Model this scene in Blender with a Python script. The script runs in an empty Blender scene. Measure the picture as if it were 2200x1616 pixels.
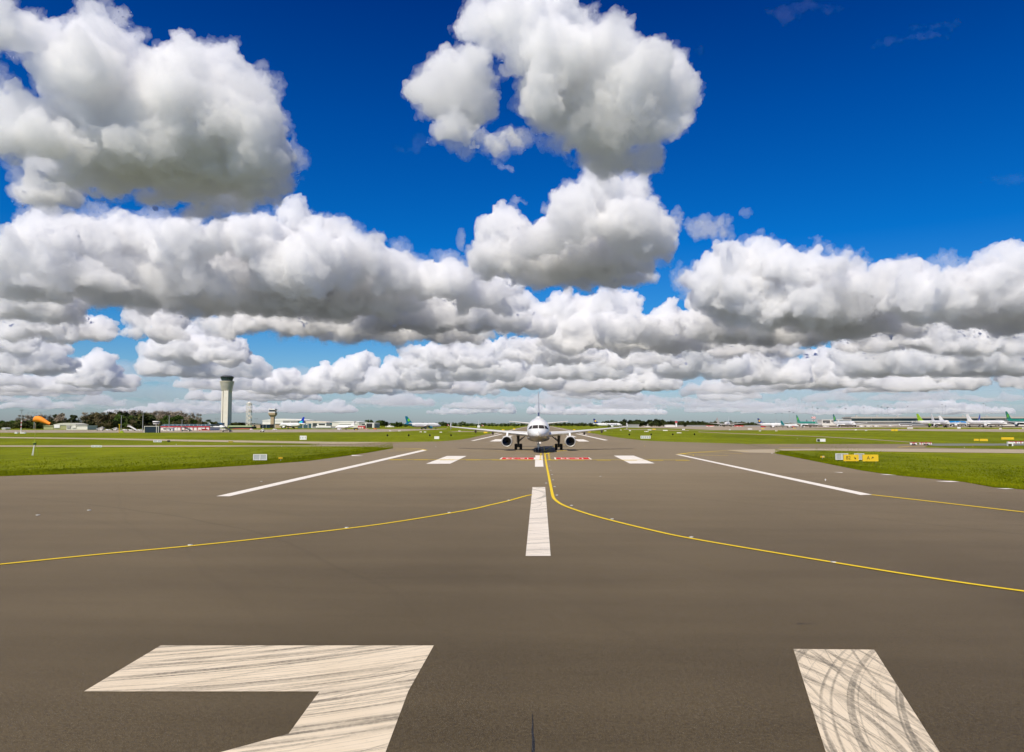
import bpy, bmesh, math, random
import numpy as np
from mathutils import Vector, Matrix
# ---------- camera
F_PX, CX, CY = 1600.0, 1100.0, 808.0
H_CAM, HOR, VPX = 4.87, 911.0, 1158.5
PITCH = math.atan((HOR-CY)/F_PX); YAW = math.atan((VPX-CX)/F_PX)
scene = bpy.context.scene; COL = scene.collection
cam_d = bpy.data.cameras.new('camera'); cam = bpy.data.objects.new('camera', cam_d)
COL.objects.link(cam); scene.camera = cam
cam_d.sensor_fit = 'HORIZONTAL'; cam_d.sensor_width = 36.0; cam_d.lens = 36.0*F_PX/2200.0
cam_d.clip_start = 0.1; cam_d.clip_end = 300000
cam.location = (0, 0, H_CAM); cam.rotation_euler = (math.pi/2+PITCH, 0, YAW)
R_CAM = cam.rotation_euler.to_matrix()
class G:
    """small helper that adds nodes to one tree"""
    def __init__(s, t): s.t = t
    def n(s, ty, **kw):
        x = s.t.nodes.new(ty)
        for k, v in kw.items(): setattr(x, k, v)
        return x
    def put(s, sock, v):
        if v is None: return
        if hasattr(v, 'is_output'): s.t.links.new(v, sock)
        else: sock.default_value = v
    def m(s, op, a, b=None, c=None, clamp=False):
        x = s.n('ShaderNodeMath', operation=op, use_clamp=clamp)
        for i, v in enumerate((a, b, c)): s.put(x.inputs[i], v)
        return x.outputs[0]
    def v(s, op, a, b=None, c=None, sc=None):
        x = s.n('ShaderNodeVectorMath', operation=op)
        for i, v in enumerate((a, b, c)): s.put(x.inputs[i], v)
        if sc is not None: s.put(x.inputs['Scale'], sc)
        return x.outputs['Value'] if op in ('DOT_PRODUCT', 'LENGTH', 'DISTANCE') else x.outputs[0]
    def noise(s, vec, scale, detail=4, rough=0.5, dist=0.0, dims='3D', w=None):
        x = s.n('ShaderNodeTexNoise', noise_dimensions=dims)
        if dims != '1D': s.put(x.inputs['Vector'], vec)
        else: s.put(x.inputs['W'], w)
        s.put(x.inputs['Scale'], scale); s.put(x.inputs['Detail'], detail); s.put(x.inputs['Roughness'], rough); s.put(x.inputs['Distortion'], dist)
        return x.outputs[0]
    def rng(s, v, a, b, c=0.0, d=1.0, smooth=False):
        x = s.n('ShaderNodeMapRange', interpolation_type='SMOOTHSTEP' if smooth else 'LINEAR')
        for i, q in enumerate((v, a, b, c, d)): s.put(x.inputs[i], q)
        return x.outputs[0]
    def mix(s, f, a, b, bt='MIX'):
        x = s.n('ShaderNodeMix', data_type='RGBA', blend_type=bt)
        s.put(x.inputs[0], f); s.put(x.inputs[6], a); s.put(x.inputs[7], b)
        return x.outputs[2]
    def ramp(s, f, pts):
        x = s.n('ShaderNodeValToRGB'); s.put(x.inputs[0], f); e = x.color_ramp.elements
        while len(e) < len(pts): e.new(0.5)
        for q, (p, c) in zip(e, pts): q.position = p; q.color = (*c, 1)
        return x.outputs[0]
# ---------- sky and sun (sun behind the camera and to its left)
SUN_EL, SUN_AZ = math.radians(50), math.radians(-158)
sd = Vector((math.sin(SUN_AZ)*math.cos(SUN_EL), math.cos(SUN_AZ)*math.cos(SUN_EL), math.sin(SUN_EL)))
world = bpy.data.worlds.new('World'); scene.world = world; world.use_nodes = True
nt = world.node_tree; nt.nodes.clear(); g = G(nt)
geo = g.n('ShaderNodeTexCoord'); dirv = g.v('NORMALIZE', geo.outputs['Generated'])
sep = g.n('ShaderNodeSeparateXYZ'); nt.links.new(dirv, sep.inputs[0])
sky = g.n('ShaderNodeTexSky', sky_type='NISHITA', sun_disc=False, sun_elevation=SUN_EL, sun_rotation=SUN_AZ, air_density=1.0, dust_density=0.6, ozone_density=2.5)
# the deep, saturated blue of the photograph: the same sky filtered by elevation
el = g.rng(g.m('ARCSINE', sep.outputs[2]), 0, 0.56)
tint = g.ramp(el, [(0.0, (0.68, 0.79, 1.04)), (0.06, (0.60, 0.79, 1.06)), (0.13, (0.44, 0.76, 1.08)), (0.24, (0.14, 0.60, 1.06)), (0.42, (0.01, 0.46, 1.05)), (0.7, (0.0, 0.33, 0.93)), (1.0, (0.0, 0.18, 0.70))])
skyc = g.mix(1.0, sky.outputs[0], tint, 'MULTIPLY')
bgn = g.n('ShaderNodeBackground'); nt.links.new(skyc, bgn.inputs[0]); bgn.inputs[1].default_value = 0.10
wo = g.n('ShaderNodeOutputWorld'); nt.links.new(bgn.outputs[0], wo.inputs[0])
sl = bpy.data.lights.new('sun', 'SUN'); sun = bpy.data.objects.new('sun', sl); COL.objects.link(sun)
sl.energy = 5.0; sl.angle = math.radians(0.53); sl.color = (1.0, 0.92, 0.775)
sun.rotation_euler = sd.to_track_quat('Z', 'Y').to_euler()
scene.view_settings.view_transform = 'Standard'; scene.view_settings.look = 'None'
scene.view_settings.exposure = 0; scene.view_settings.gamma = 1
scene.cycles.use_denoising = True; scene.cycles.max_bounces = 16; scene.cycles.volume_bounces = 14; scene.cycles.transparent_max_bounces = 64
scene.cycles.adaptive_threshold = .02; scene.cycles.adaptive_min_samples = 16; scene.cycles.diffuse_bounces = 3; scene.cycles.glossy_bounces = 3
# ---------- pixels of the photograph to places in the world
def ray(px, py): return (R_CAM @ Vector(((px-CX), (CY-py), -F_PX))).normalized()
def gnd(px, py, z=0.0):
    d = ray(px, py); t = (z-H_CAM)/d.z; return Vector((d.x*t, d.y*t, z))
def atY(px, py, Y):
    d = ray(px, py); t = Y/d.y; return Vector((d.x*t, Y, H_CAM+d.z*t))
def yd(py): return gnd(VPX, py).y          # depth of the ground seen at this row
def tag(o, label=None, cat=None, group=None, kind=None):
    for k, v in (('label', label), ('category', cat), ('group', group), ('kind', kind)):
        if v: o[k] = v
    return o
# ---------- materials
MATS = {}
def mat(name, col, rough=0.6, metal=0.0, var=0.12, scale=1.5, spec=0.5, coat=0.0, emit=None):
    if name in MATS: return MATS[name]
    m = bpy.data.materials.new(name); m.use_nodes = True; t = m.node_tree; b = t.nodes['Principled BSDF']; g = G(t)
    tc = g.n('ShaderNodeTexCoord').outputs['Object']
    n = g.noise(tc, scale, 5, 0.6)
    k = g.rng(n, 0.25, 0.75, 1-var, 1+var)
    c = g.v('SCALE', (*col,), sc=k); t.links.new(c, b.inputs['Base Color'])
    b.inputs['Roughness'].default_value = rough; b.inputs['Metallic'].default_value = metal
    b.inputs['Specular IOR Level'].default_value = spec; b.inputs['Coat Weight'].default_value = coat
    MATS[name] = m; return m
# ---------- mesh builder
class MB:
    def __init__(s): s.v, s.f, s.m, s.mats = [], [], [], []
    def mi(s, m):
        if m not in s.mats: s.mats.append(m)
        return s.mats.index(m)
    def add(s, vs, fs, m):
        o = len(s.v); k = s.mi(m); s.v += [tuple(q) for q in vs]
        for f in fs: s.f.append(tuple(i+o for i in f)); s.m.append(k)
    def box(s, c, d, m, rz=0.0):
        c = Vector(c); R = Matrix.Rotation(rz, 3, 'Z'); vs = [c+R@Vector((x*d[0]/2, y*d[1]/2, z*d[2]/2)) for x in (-1, 1) for y in (-1, 1) for z in (-1, 1)]
        s.add(vs, [(0, 1, 3, 2), (4, 6, 7, 5), (0, 4, 5, 1), (2, 3, 7, 6), (0, 2, 6, 4), (1, 5, 7, 3)], m)
    def bx(s, x0, x1, y0, y1, z0, z1, m): s.box(((x0+x1)/2, (y0+y1)/2, (z0+z1)/2), (abs(x1-x0), abs(y1-y0), abs(z1-z0)), m)
    def tube(s, a, b, ra, rb, m, n=10, caps=True):
        a, b = Vector(a), Vector(b); z = (b-a).normalized(); x = z.orthogonal().normalized(); y = z.cross(x)
        vs = [p+(x*math.cos(t)+y*math.sin(t))*r for p, r in ((a, ra), (b, rb)) for t in [2*math.pi*i/n for i in range(n)]]
        fs = [(i, (i+1) % n, n+(i+1) % n, n+i) for i in range(n)]
        if caps: fs += [tuple(range(n-1, -1, -1)), tuple(range(n, 2*n))]
        s.add(vs, fs, m)
    def lathe(s, o, axis, prof, m, n=24):
        """prof: (distance along axis, radius); m is one material or one per ring"""
        o, z = Vector(o), Vector(axis).normalized(); x = z.orthogonal().normalized(); y = z.cross(x)
        for i in range(len(prof)-1):
            vs = [o+z*h+(x*math.cos(t)+y*math.sin(t))*r for h, r in prof[i:i+2] for t in [2*math.pi*k/n for k in range(n)]]
            s.add(vs, [(k, (k+1) % n, n+(k+1) % n, n+k) for k in range(n)], m[i] if isinstance(m, list) else m)
    def loft(s, rings, m, closed=True, caps=True):
        n = len(rings[0]); vs = [p for r in rings for p in r]; fs = []
        for i in range(len(rings)-1):
            for k in range(n if closed else n-1):
                fs.append((i*n+k, i*n+(k+1) % n, (i+1)*n+(k+1) % n, (i+1)*n+k))
        if caps: fs += [tuple(range(n-1, -1, -1)), tuple(range((len(rings)-1)*n, len(rings)*n))]
        s.add(vs, fs, m)
    def prism(s, pts, off, m):
        """outline (3-D points) given thickness along off"""
        n = len(pts); a = [Vector(p) for p in pts]; off = Vector(off)
        s.add(a+[p+off for p in a], [tuple(range(n-1, -1, -1)), tuple(range(n, 2*n))]+[(i, (i+1) % n, n+(i+1) % n, n+i) for i in range(n)], m)
    def sheet(s, pts, m): s.add(pts, [tuple(range(len(pts)))], m)
    def build(s, name, parent=None, smooth=False, loc=None, rz=0.0):
        me = bpy.data.meshes.new(name); me.from_pydata(s.v, [], s.f)
        for m in s.mats: me.materials.append(m)
        me.polygons.foreach_set('material_index', s.m)
        if smooth:
            bm = bmesh.new(); bm.from_mesh(me); bmesh.ops.remove_doubles(bm, verts=bm.verts, dist=1e-4); bmesh.ops.recalc_face_normals(bm, faces=bm.faces)
            for e in bm.edges: e.smooth = not (len(e.link_faces) == 2 and e.calc_face_angle(0) > 0.7)
            for f in bm.faces: f.smooth = True
            bm.to_mesh(me); bm.free()
        else:
            bm = bmesh.new(); bm.from_mesh(me); bmesh.ops.recalc_face_normals(bm, faces=bm.faces); bm.to_mesh(me); bm.free()
        o = bpy.data.objects.new(name, me); COL.objects.link(o)
        if parent is not None: o.parent = parent
        if loc is not None: o.location = loc
        o.rotation_euler.z = rz
        return o
def empty(name, loc, rz=0.0, label=None, cat=None, group=None):
    o = bpy.data.objects.new(name, None); COL.objects.link(o); o.location = loc; o.rotation_euler.z = rz; o.empty_display_size = .5
    return tag(o, label, cat, group)
def copy_tree(o, parent=None):
    c = o.copy(); COL.objects.link(c); c.parent = parent
    for ch in KIDS(o): copy_tree(ch, c)
    return c
_kids = {}
def KIDS(o):
    if o.name not in _kids: _kids[o.name] = [q for q in COL.objects if q.parent == o]
    return _kids[o.name]
def text_mesh(s, size, m, name, parent, loc, rot, extrude=0.004, sx=1.0):
    cu = bpy.data.curves.new(name, 'FONT'); cu.body = s; cu.size = size; cu.extrude = extrude; cu.align_x = 'CENTER'; cu.align_y = 'CENTER'
    t = bpy.data.objects.new('tmp_text', cu); COL.objects.link(t)
    me = bpy.data.meshes.new_from_object(t.evaluated_get(bpy.context.evaluated_depsgraph_get())); bpy.data.objects.remove(t)
    me.name = name; me.materials.clear(); me.materials.append(m); o = bpy.data.objects.new(name, me); COL.objects.link(o)
    o.parent = parent; o.location = loc; o.rotation_euler = rot; o.scale.x = sx; return o
# ---------- ground: grass base, pavements, paint
def surf_mat(name, build):
    m = bpy.data.materials.new(name); m.use_nodes = True; t = m.node_tree; b = t.nodes['Principled BSDF']; g = G(t)
    P = g.n('ShaderNodeNewGeometry').outputs['Position']; build(g, P, b, t); return m
def asphalt(name, c0, c1, spec=0.45, grade=None):
    def f(g, P, b, t):
        sp = g.n('ShaderNodeSeparateXYZ'); t.links.new(P, sp.inputs[0])
        big = g.noise(g.v('MULTIPLY', P, (0.05, 0.02, 0.05)), 1.0, 4, 0.55)
        str_ = g.noise(g.v('MULTIPLY', P, (0.05, 0.35, 0.3)), 1.0, 5, 0.6)
        fine = g.noise(P, 14.0, 4, 0.7); grit = g.noise(P, 90.0, 2, 0.6)
        # rubber laid down by turning wheels: two families of long arcs
        w = g.noise(P, 0.05, 2, 0.5)
        r1 = g.v('DISTANCE', g.v('MULTIPLY', P, (1, 1, 0)), (-60, -10, 0)); a1 = g.noise(None, 0.55, 4, 0.65, dims='1D', w=g.m('MULTIPLY_ADD', w, 4, r1))
        r2 = g.v('DISTANCE', g.v('MULTIPLY', P, (1, 1, 0)), (75, 110, 0)); a2 = g.noise(None, 0.5, 4, 0.65, dims='1D', w=g.m('MULTIPLY_ADD', w, 5, r2))
        arcs = g.m('MAXIMUM', g.rng(a1, .60, .80, smooth=True), g.rng(a2, .62, .82, smooth=True))
        arcs = g.m('MULTIPLY', arcs, g.rng(big, .38, .6, .15, 1))
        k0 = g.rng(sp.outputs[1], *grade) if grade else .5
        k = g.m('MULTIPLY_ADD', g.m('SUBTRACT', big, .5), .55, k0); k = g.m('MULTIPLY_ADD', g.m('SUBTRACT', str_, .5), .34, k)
        k = g.m('MULTIPLY_ADD', g.m('SUBTRACT', fine, .5), .55, k); k = g.m('MULTIPLY_ADD', g.m('SUBTRACT', grit, .5), 1.0, k, clamp=True)
        c = g.mix(k, (*c0, 1), (*c1, 1)); c = g.mix(g.m('MULTIPLY', arcs, .42), c, (c0[0]*.6, c0[1]*.6, c0[2]*.6, 1))
        sp2 = g.n('ShaderNodeTexVoronoi'); t.links.new(P, sp2.inputs['Vector']); sp2.inputs['Scale'].default_value = 2.2
        c = g.mix(g.rng(sp2.outputs['Distance'], .018, .030, .55, 0), c, (.42, .38, .30, 1))       # pale chippings lying on the surface
        t.links.new(c, b.inputs['Base Color']); t.links.new(g.rng(fine, .3, .7, .62, .85), b.inputs['Roughness']); b.inputs['Specular IOR Level'].default_value = spec
        bp = g.n('ShaderNodeBump'); bp.inputs['Strength'].default_value = .35; bp.inputs['Distance'].default_value = .02; t.links.new(g.m('ADD', fine, grit), bp.inputs['Height']); t.links.new(bp.outputs[0], b.inputs['Normal'])
    return surf_mat(name, f)
def grass_build(g, P, b, t):
    big = g.noise(g.v('MULTIPLY', P, (0.03, 0.012, 0.03)), 1.0, 4, 0.6); mid = g.noise(g.v('MULTIPLY', P, (.25, .12, .25)), 1.0, 5, 0.65); fine = g.noise(P, 2.2, 5, 0.7)
    k = g.m('MULTIPLY_ADD', g.m('SUBTRACT', big, .5), .9, .5); k = g.m('MULTIPLY_ADD', g.m('SUBTRACT', mid, .5), .9, k); k = g.m('MULTIPLY_ADD', g.m('SUBTRACT', fine, .5), .8, k, clamp=True)
    c = g.ramp(k, [(0.0, (0.058, 0.068, 0.001)), (0.35, (0.124, 0.148, 0.001)), (0.65, (0.205, 0.232, 0.002)), (1.0, (0.32, 0.30, 0.006))])
    t.links.new(c, b.inputs['Base Color']); b.inputs['Roughness'].default_value = .9; b.inputs['Specular IOR Level'].default_value = .1
    bp = g.n('ShaderNodeBump'); bp.inputs['Strength'].default_value = .8; bp.inputs['Distance'].default_value = .25; t.links.new(g.m('ADD', fine, g.m('MULTIPLY', mid, 2)), bp.inputs['Height']); t.links.new(bp.outputs[0], b.inputs['Normal'])
M_GRASS = surf_mat('grass', grass_build)
def far_build(g, P, b, t):
    n = g.noise(P, .0006, 5, .6); t.links.new(g.ramp(n, [(.3, (.11, .125, .10)), (.5, (.15, .16, .14)), (.7, (.19, .19, .17))]), b.inputs['Base Color']); b.inputs['Roughness'].default_value = 1
M_FAR = surf_mat('farmland', far_build)
M_ASPH = asphalt('runway_asphalt', (0.040, 0.027, 0.008), (0.272, 0.206, 0.110), grade=(9, 70, .21, .80))  # grade paints lens vignetting into the colour: dark near, lighter far off
M_ASPH2 = asphalt('old_asphalt', (0.174, 0.131, 0.069), (0.318, 0.246, 0.141))
M_CONC = asphalt('pale_concrete', (0.34, 0.27, 0.17), (0.55, 0.45, 0.30))
M_APRON = asphalt('apron_concrete', (0.28, 0.22, 0.15), (0.44, 0.36, 0.25))
M_GREYROAD = asphalt('grey_road', (0.16, 0.16, 0.13), (0.24, 0.24, 0.20))
def paint(name, col, streak=None, wear=.5):
    def f(g, P, b, t):
        n = g.noise(P, .9, 5, .65); fine = g.noise(P, 11, 5, .7)
        c = g.mix(g.rng(n, .35, .75, 0, .35), (*col, 1), (col[0]*.72, col[1]*.68, col[2]*.6, 1))
        if streak:
            for (cx, cy, fr, th, am) in streak:
                w = g.noise(P, .35, 2, .5)
                r = g.m('MULTIPLY_ADD', w, .07, g.v('DISTANCE', g.v('MULTIPLY', P, (1, 1, 0)), (cx, cy, 0)))
                a = g.noise(None, fr, 6, .72, dims='1D', w=r)
                along = g.noise(g.v('ADD', P, (cx, 0, 0)), .45, 3, .6)
                k = g.m('MULTIPLY', g.rng(a, th, th+.09, smooth=True), g.rng(along, .32, .55, .2, 1))
                k = g.m('MULTIPLY', k, g.rng(fine, .3, .6, .45, 1))
                c = g.mix(g.m('MULTIPLY', k, am), c, (.13, .115, .085, 1))
        c = g.mix(g.m('MULTIPLY', g.rng(fine, .62, .75), wear*.5), c, (.13, .11, .08, 1))
        t.links.new(c, b.inputs['Base Color']); b.inputs['Roughness'].default_value = .7; b.inputs['Specular IOR Level'].default_value = .3
        bp = g.n('ShaderNodeBump'); bp.inputs['Strength'].default_value = .3; bp.inputs['Distance'].default_value = .01; t.links.new(fine, bp.inputs['Height']); t.links.new(bp.outputs[0], b.inputs['Normal'])
    return surf_mat(name, f)
M_WHITE = paint('white_paint', (.82, .74, .62), [(-8, 52, 1.6, .55, .6), (-16, 60, 2.6, .58, .5), (-6, 46, 4.0, .58, .4)])
M_WHITE_FAR = paint('white_paint_clean', (.88, .82, .72), None, .1)
M_W3 = paint('white_paint_scuffed', (.80, .68, .50), [(-13.9, 38.4, 1.5, .54, .6), (-14.5, 36.0, 3.2, .54, .8), (-9.3, 26.2, 5.5, .56, .7), (-19.2, 52, 3.9, .57, .7), (-12, 22.5, 4.2, .58, .6), (-8.6, 23.6, 11.0, .57, .5)])
M_W4 = paint('white_paint_tyre_marked', (.80, .68, .50), [(-3, 12.5, 2.9, .52, .75), (17, 9, 3.1, .53, .75), (-8, 11, 6.5, .54, .6), (-14, 15, 4.5, .54, .75), (26, 12, 5.2, .54, .7), (-3, 10, 8.5, .55, .6)])
M_YEL = paint('yellow_paint', (.86, .61, .015), None, .8)
M_REDP = paint('red_paint', (.70, .012, .008), None, .2)
def struct(name, polys, m, z, px=True):
    """one sheet of ground paint or paving from pixel outlines"""
    b = MB()
    for p in polys: b.sheet([(gnd(*q) if px else Vector((q[0], q[1], 0)))+Vector((0, 0, z)) for q in p], m)
    o = b.build(name)
    bm = bmesh.new(); bm.from_mesh(o.data)
    for f in bm.faces:
        if f.normal.z < 0: f.normal_flip()
    bm.to_mesh(o.data); bm.free()
    o['kind'] = 'structure'; return o
def ribbon(pts, w, n=10):
    """strip of width w along a smooth curve through world points"""
    P = [Vector(p) for p in pts]; Q = []
    for i in range(len(P)-1):
        p0, p1, p2, p3 = P[max(i-1, 0)], P[i], P[i+1], P[min(i+2, len(P)-1)]
        for j in range(n):
            t = j/n; Q.append(.5*((2*p1)+(p2-p0)*t+(2*p0-5*p1+4*p2-p3)*t*t+(3*p1-p0-3*p2+p3)*t**3))
    Q.append(P[-1]); L, Rr = [], []
    for i, q in enumerate(Q):
        d = (Q[min(i+1, len(Q)-1)]-Q[max(i-1, 0)]); d.z = 0; nn = Vector((-d.y, d.x, 0)).normalized()*w/2; L.append(q+nn); Rr.append(q-nn)
    return [(L[i], L[i+1], Rr[i+1], Rr[i]) for i in range(len(Q)-1)]
def strip(name, lines, m, z):
    b = MB()
    for pts, w in lines:
        for q in ribbon([gnd(*p) for p in pts], w): b.sheet([v+Vector((0, 0, z)) for v in q], m)
    o = b.build(name); bm = bmesh.new(); bm.from_mesh(o.data)
    for f in bm.faces:
        if f.normal.z < 0: f.normal_flip()
    bm.to_mesh(o.data); bm.free(); o['kind'] = 'structure'; return o
b = MB(); 
b.sheet([(-60000, -9000, -.6), (60000, -9000, -.6), (60000, 120000, -.6), (-60000, 120000, -.6)], M_FAR); tag(b.build('ground'), kind='structure')
b = MB(); b.sheet([(-1400, -60, -.03), (1400, -60, -.03), (2600, 2600, -.03), (-2600, 2600, -.03)], M_GRASS); tag(b.build('grass_field'), kind='structure')
# runway: near end, a wide turning area, then the long strip running away from the camera
Y = yd

left_edge = [(-160, 1028), (0, 1023.5), (140, 1019), (280, 1014), (420, 1007), (560, 998.5), (660, 991), (728, 982), (790, 973), (844, 963.5)]
# near left flank outside the first sheet, and the wide paved junction beyond the seam
W = lambda px, py: tuple(gnd(px, py)[:2])
Rr = [(2136, 1047.5), (2073, 1036), (1987, 1027.5), (1914, 1020.5), (1888, 1016.3)]
near = [(-95, -30), (37, -30), (37, Y(1056)), W(2200, 1052)]+[W(*q) for q in Rr]+[W(215, 1016.3), W(140, 1019), W(0, 1023.5), W(-160, 1028), (-95, Y(1031))]
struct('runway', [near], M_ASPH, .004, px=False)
junction = [W(1888, 1016.3), W(1850, 1011), W(1735, 988), W(1690, 979), W(1662, 973), W(1680, 968), W(1600, 953.9), W(1500, 951), W(1440, 949.3), W(1380, 946.5), W(1330, 940.5), (27.8, 330), (25, 2400), (-24.5, 2400), (-24.8, 330), W(1010, 941.5), W(985, 945.5), W(940, 948.6), W(880, 949.6), W(700, 949.6), W(700, 954), W(662, 955.5), W(700, 958.2), W(800, 960), W(844, 963.3), W(790, 973), W(728, 982), W(660, 991), W(560, 998.5), W(420, 1007), W(280, 1014), W(215, 1016.3)]
struct('taxiway', [junction], M_ASPH2, .004, px=False)
struct('pavement', [[(1680, 968), (1604, 954), (1950, 954.2), (2000, 955), (1985, 961.5), (2080, 963.6), (2200, 965.3), (2400, 967.5), (2400, 974.8), (2200, 973), (2000, 970.6), (1823, 968.8), (1759, 967.2)]], M_ASPH2, .005)
struct('concrete_strip', [[(1560, 967), (1700, 964.5), (1850, 964), (1985, 964.5), (2200, 966.3), (2400, 968), (2400, 975.6), (2200, 974), (1950, 971.2), (1823, 969.2), (1759, 967.8), (1676, 968.4), (1662, 973.4), (1600, 972.3)]], M_CONC, .010)
struct('taxiway_edge', [[(-160, 938), (0, 938.9), (200, 941.2), (400, 944.8), (550, 947), (700, 949.3), (830, 950.2), (760, 953.4), (700, 953.8), (550, 951.2), (400, 948.5), (200, 943.8), (0, 941.4), (-160, 940.6)],
    [(-160, 957.3), (0, 957.2), (200, 957.1), (400, 957), (600, 957.6), (720, 957.6), (800, 959), (700, 959), (600, 958.9), (450, 960), (300, 960.4), (0, 960), (-160, 960)]], M_CONC, .012)
struct('apron', [[(-200, 924), (400, 924), (700, 922.5), (830, 922), (960, 921.2), (960, 922), (860, 927), (800, 928.6), (400, 929.4), (0, 929.9), (-200, 930)],
    [(1370, 916.2), (1600, 916), (1850, 915), (2400, 915), (2400, 918.2), (1900, 918.5), (1700, 921.8), (1560, 923.3), (1480, 920.5), (1370, 919.6)]], M_APRON, .02)
# the terminal apron stands on a low bank about two metres up
b = MB(); xa, xb = atY(1880, 911, 600).x, atY(2500, 911, 600).x
b.add([(xa-120, 600, 0), (xa, 600, 2.03), (xb, 600, 2.03), (xb, 2400, 2.03), (xa+900, 2400, 2.03), (xa-120, 2400, 0)], [(1, 2, 3, 4), (0, 1, 4, 5)], M_APRON)
b.build('raised_apron')['kind'] = 'structure'
b = MB(); b.add([(xa-160, 586, 0), (xb, 586, 0), (xb, 594, .95), (xa-60, 594, .95)], [(0, 1, 2, 3)], M_APRON); b.build('bank_road')['kind'] = 'structure'
b = MB(); b.add([(xa-60, 594, .95), (xb, 594, .95), (xb, 600, 2.03), (xa, 600, 2.03), (xa-120, 600, .0)], [(0, 1, 2, 3), (0, 3, 4)], M_GRASS); b.build('grass_bank')['kind'] = 'structure'
struct('service_road', [[(1850, 921.3), (2090, 921.6), (2240, 926), (2400, 926.3), (2400, 929), (2150, 928.2), (1850, 924.2), (1700, 923.6), (1700, 922.3)],
    [(1500, 927.6), (1600, 931.7), (1760, 937.6), (1860, 943), (1985, 951.5), (1985, 952.8), (1860, 944.2), (1760, 938.7), (1600, 932.9), (1500, 928.6)], [(990, 926.5), (1052, 927.4), (1050, 928), (960, 928.1)], [(1340, 922), (1480, 924.5), (1480, 925.6), (1340, 923.2)]], M_APRON, .02)
struct('road', [[(1990, 953.3), (2400, 953), (2400, 957.8), (2200, 957.3), (2010, 958.2), (1985, 956)]], M_GREYROAD, .014)
# paint
Z1 = .012
struct('centreline_marking', [[(1144, 1047), (1171.3, 1047), (1183, 1195), (1129.3, 1195)]], M_WHITE, Z1)
struct('centreline_marking_far', [[(1150.2, 978.5), (1165.4, 978.5), (1167.8, 1003), (1149.2, 1003)]], M_WHITE_FAR, Z1)
far_dash = [[(-.45, y0), (.45, y0), (.45, y0+30), (-.45, y0+30)] for y0 in (185, 240, 295, 350, 405, 460, 515, 570)]
struct('centreline_marking_distant', far_dash, M_WHITE_FAR, .014, px=False)
struct('touchdown_marking', [[(960, 980), (1002.7, 980), (967, 996.6), (915, 996.8)], [(1318.5, 979.2), (1361.5, 979.3), (1407, 996), (1353, 996.2)]], M_WHITE_FAR, .016)
struct('touchdown_marking_far', [[(s*10.9, y0), (s*13.9, y0), (s*13.9, y1), (s*10.9, y1)] for s in (-1, 1) for y0, y1 in ((208, 238), (278, 310), (420, 450))], M_WHITE_FAR, .016, px=False)
struct('runway_side_stripe', [[(464.5, 1066.8), (493.5, 1066.8), (916.5, 968.2), (908, 966.6)], [(1451, 976.8), (1463, 977.2), (1874, 1063.4), (1849, 1064.2)],
    [(1011, 947.3), (1019, 947.3), (1080, 933.1), (1076.5, 932.7)], [(1236, 932.2), (1239.5, 931.8), (1306.5, 945.8), (1299, 946.4)]], M_WHITE_FAR, .018)
struct('runway_side_stripe_far', [[(s*21.3, 345), (s*22.2, 345), (s*22.2, 1500), (s*21.3, 1500)] for s in (-1, 1)], M_WHITE_FAR, .018, px=False)
# the runway number 34: a flat-topped 3 and a 4 whose slanting stroke starts nearest the camera's right
struct('runway_number_3', [[(345, 1388), (932, 1388), (877, 1487), (686, 1487), (180, 1487)], [(686, 1487), (877, 1487), (829, 1616), (812, 1660), (560, 1660), (440, 1627), (620, 1578)]], M_W3, Z1)
struct('runway_number_4', [[(1704.5, 1395.5), (1878.5, 1397), (2018, 1616), (2050, 1665), (1784, 1665), (1773.5, 1616)]], M_W4, Z1)
# yellow lines
strip('taxi_line', [
    ([(1168.5, 960), (1169.5, 966), (1171, 978), (1173.6, 996), (1179, 1023.6), (1183.6, 1047), (1188, 1067), (1194.5, 1076), (1209, 1085.5), (1236, 1096), (1291, 1113), (1400, 1140), (1500, 1160.5), (1800, 1211), (2000, 1243), (2200, 1271.5), (2500, 1310)], .2),
    ([(1142.7, 1063.6), (1127, 1067), (1091, 1077), (1054.5, 1085.5), (1000, 1097.5), (818, 1127), (591, 1154.5), (409, 1174), (204.5, 1193), (0, 1213.6), (-250, 1238)], .2),
    ([(1872, 1063.6), (2009, 1079), (2200, 1101), (2500, 1134)], .3),
    ([(1170, 976), (1190, 971), (1216, 968), (1250, 966.5)], .35), ([(1168.5, 972), (1178, 965), (1196, 958), (1240, 953)], .25)], M_YEL, .024)
strip('taxi_hook_line', [([(916.5, 967.6), (905, 965.4), (888, 964.2), (868, 963.6), (845, 963.2)], .5), ([(902, 968.4), (870, 969), (833, 969.6)], .45), ([(893, 966.4), (870, 966.1), (850, 966.2)], .4),
    ([(1455, 976.8), (1461, 976), (1482, 973.4), (1523, 970.7), (1564, 968.8), (1607, 970)], .55), ([(1500, 972.3), (1530, 973), (1595, 974.9)], .4), ([(1468, 976.9), (1500, 978), (1564, 979.6)], .4),
    ([(1650, 956), (1700, 956.2)], .9), ([(1674, 962), (1740, 963)], .8), ([(1930, 961.2), (1955, 959.6), (1990, 958.8)], .6), ([(800, 950.7), (860, 951)], .6)], M_YEL, .026)
yb = Y(989.2); xl, xr = gnd(832, 989.2).x, gnd(1480, 989.2).x
struct('holding_line', [[(xl, yb+.9), (xl, yb+1.45), (xr, yb+1.45), (xr, yb+.9)]]+[[(x, yb-.35), (x, yb+.3), (x+1.9, yb+.3), (x+1.9, yb-.35)] for x in np.arange(xl, xr-1.9, 3.5)], M_YEL, .03, px=False)
sq = []
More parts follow.
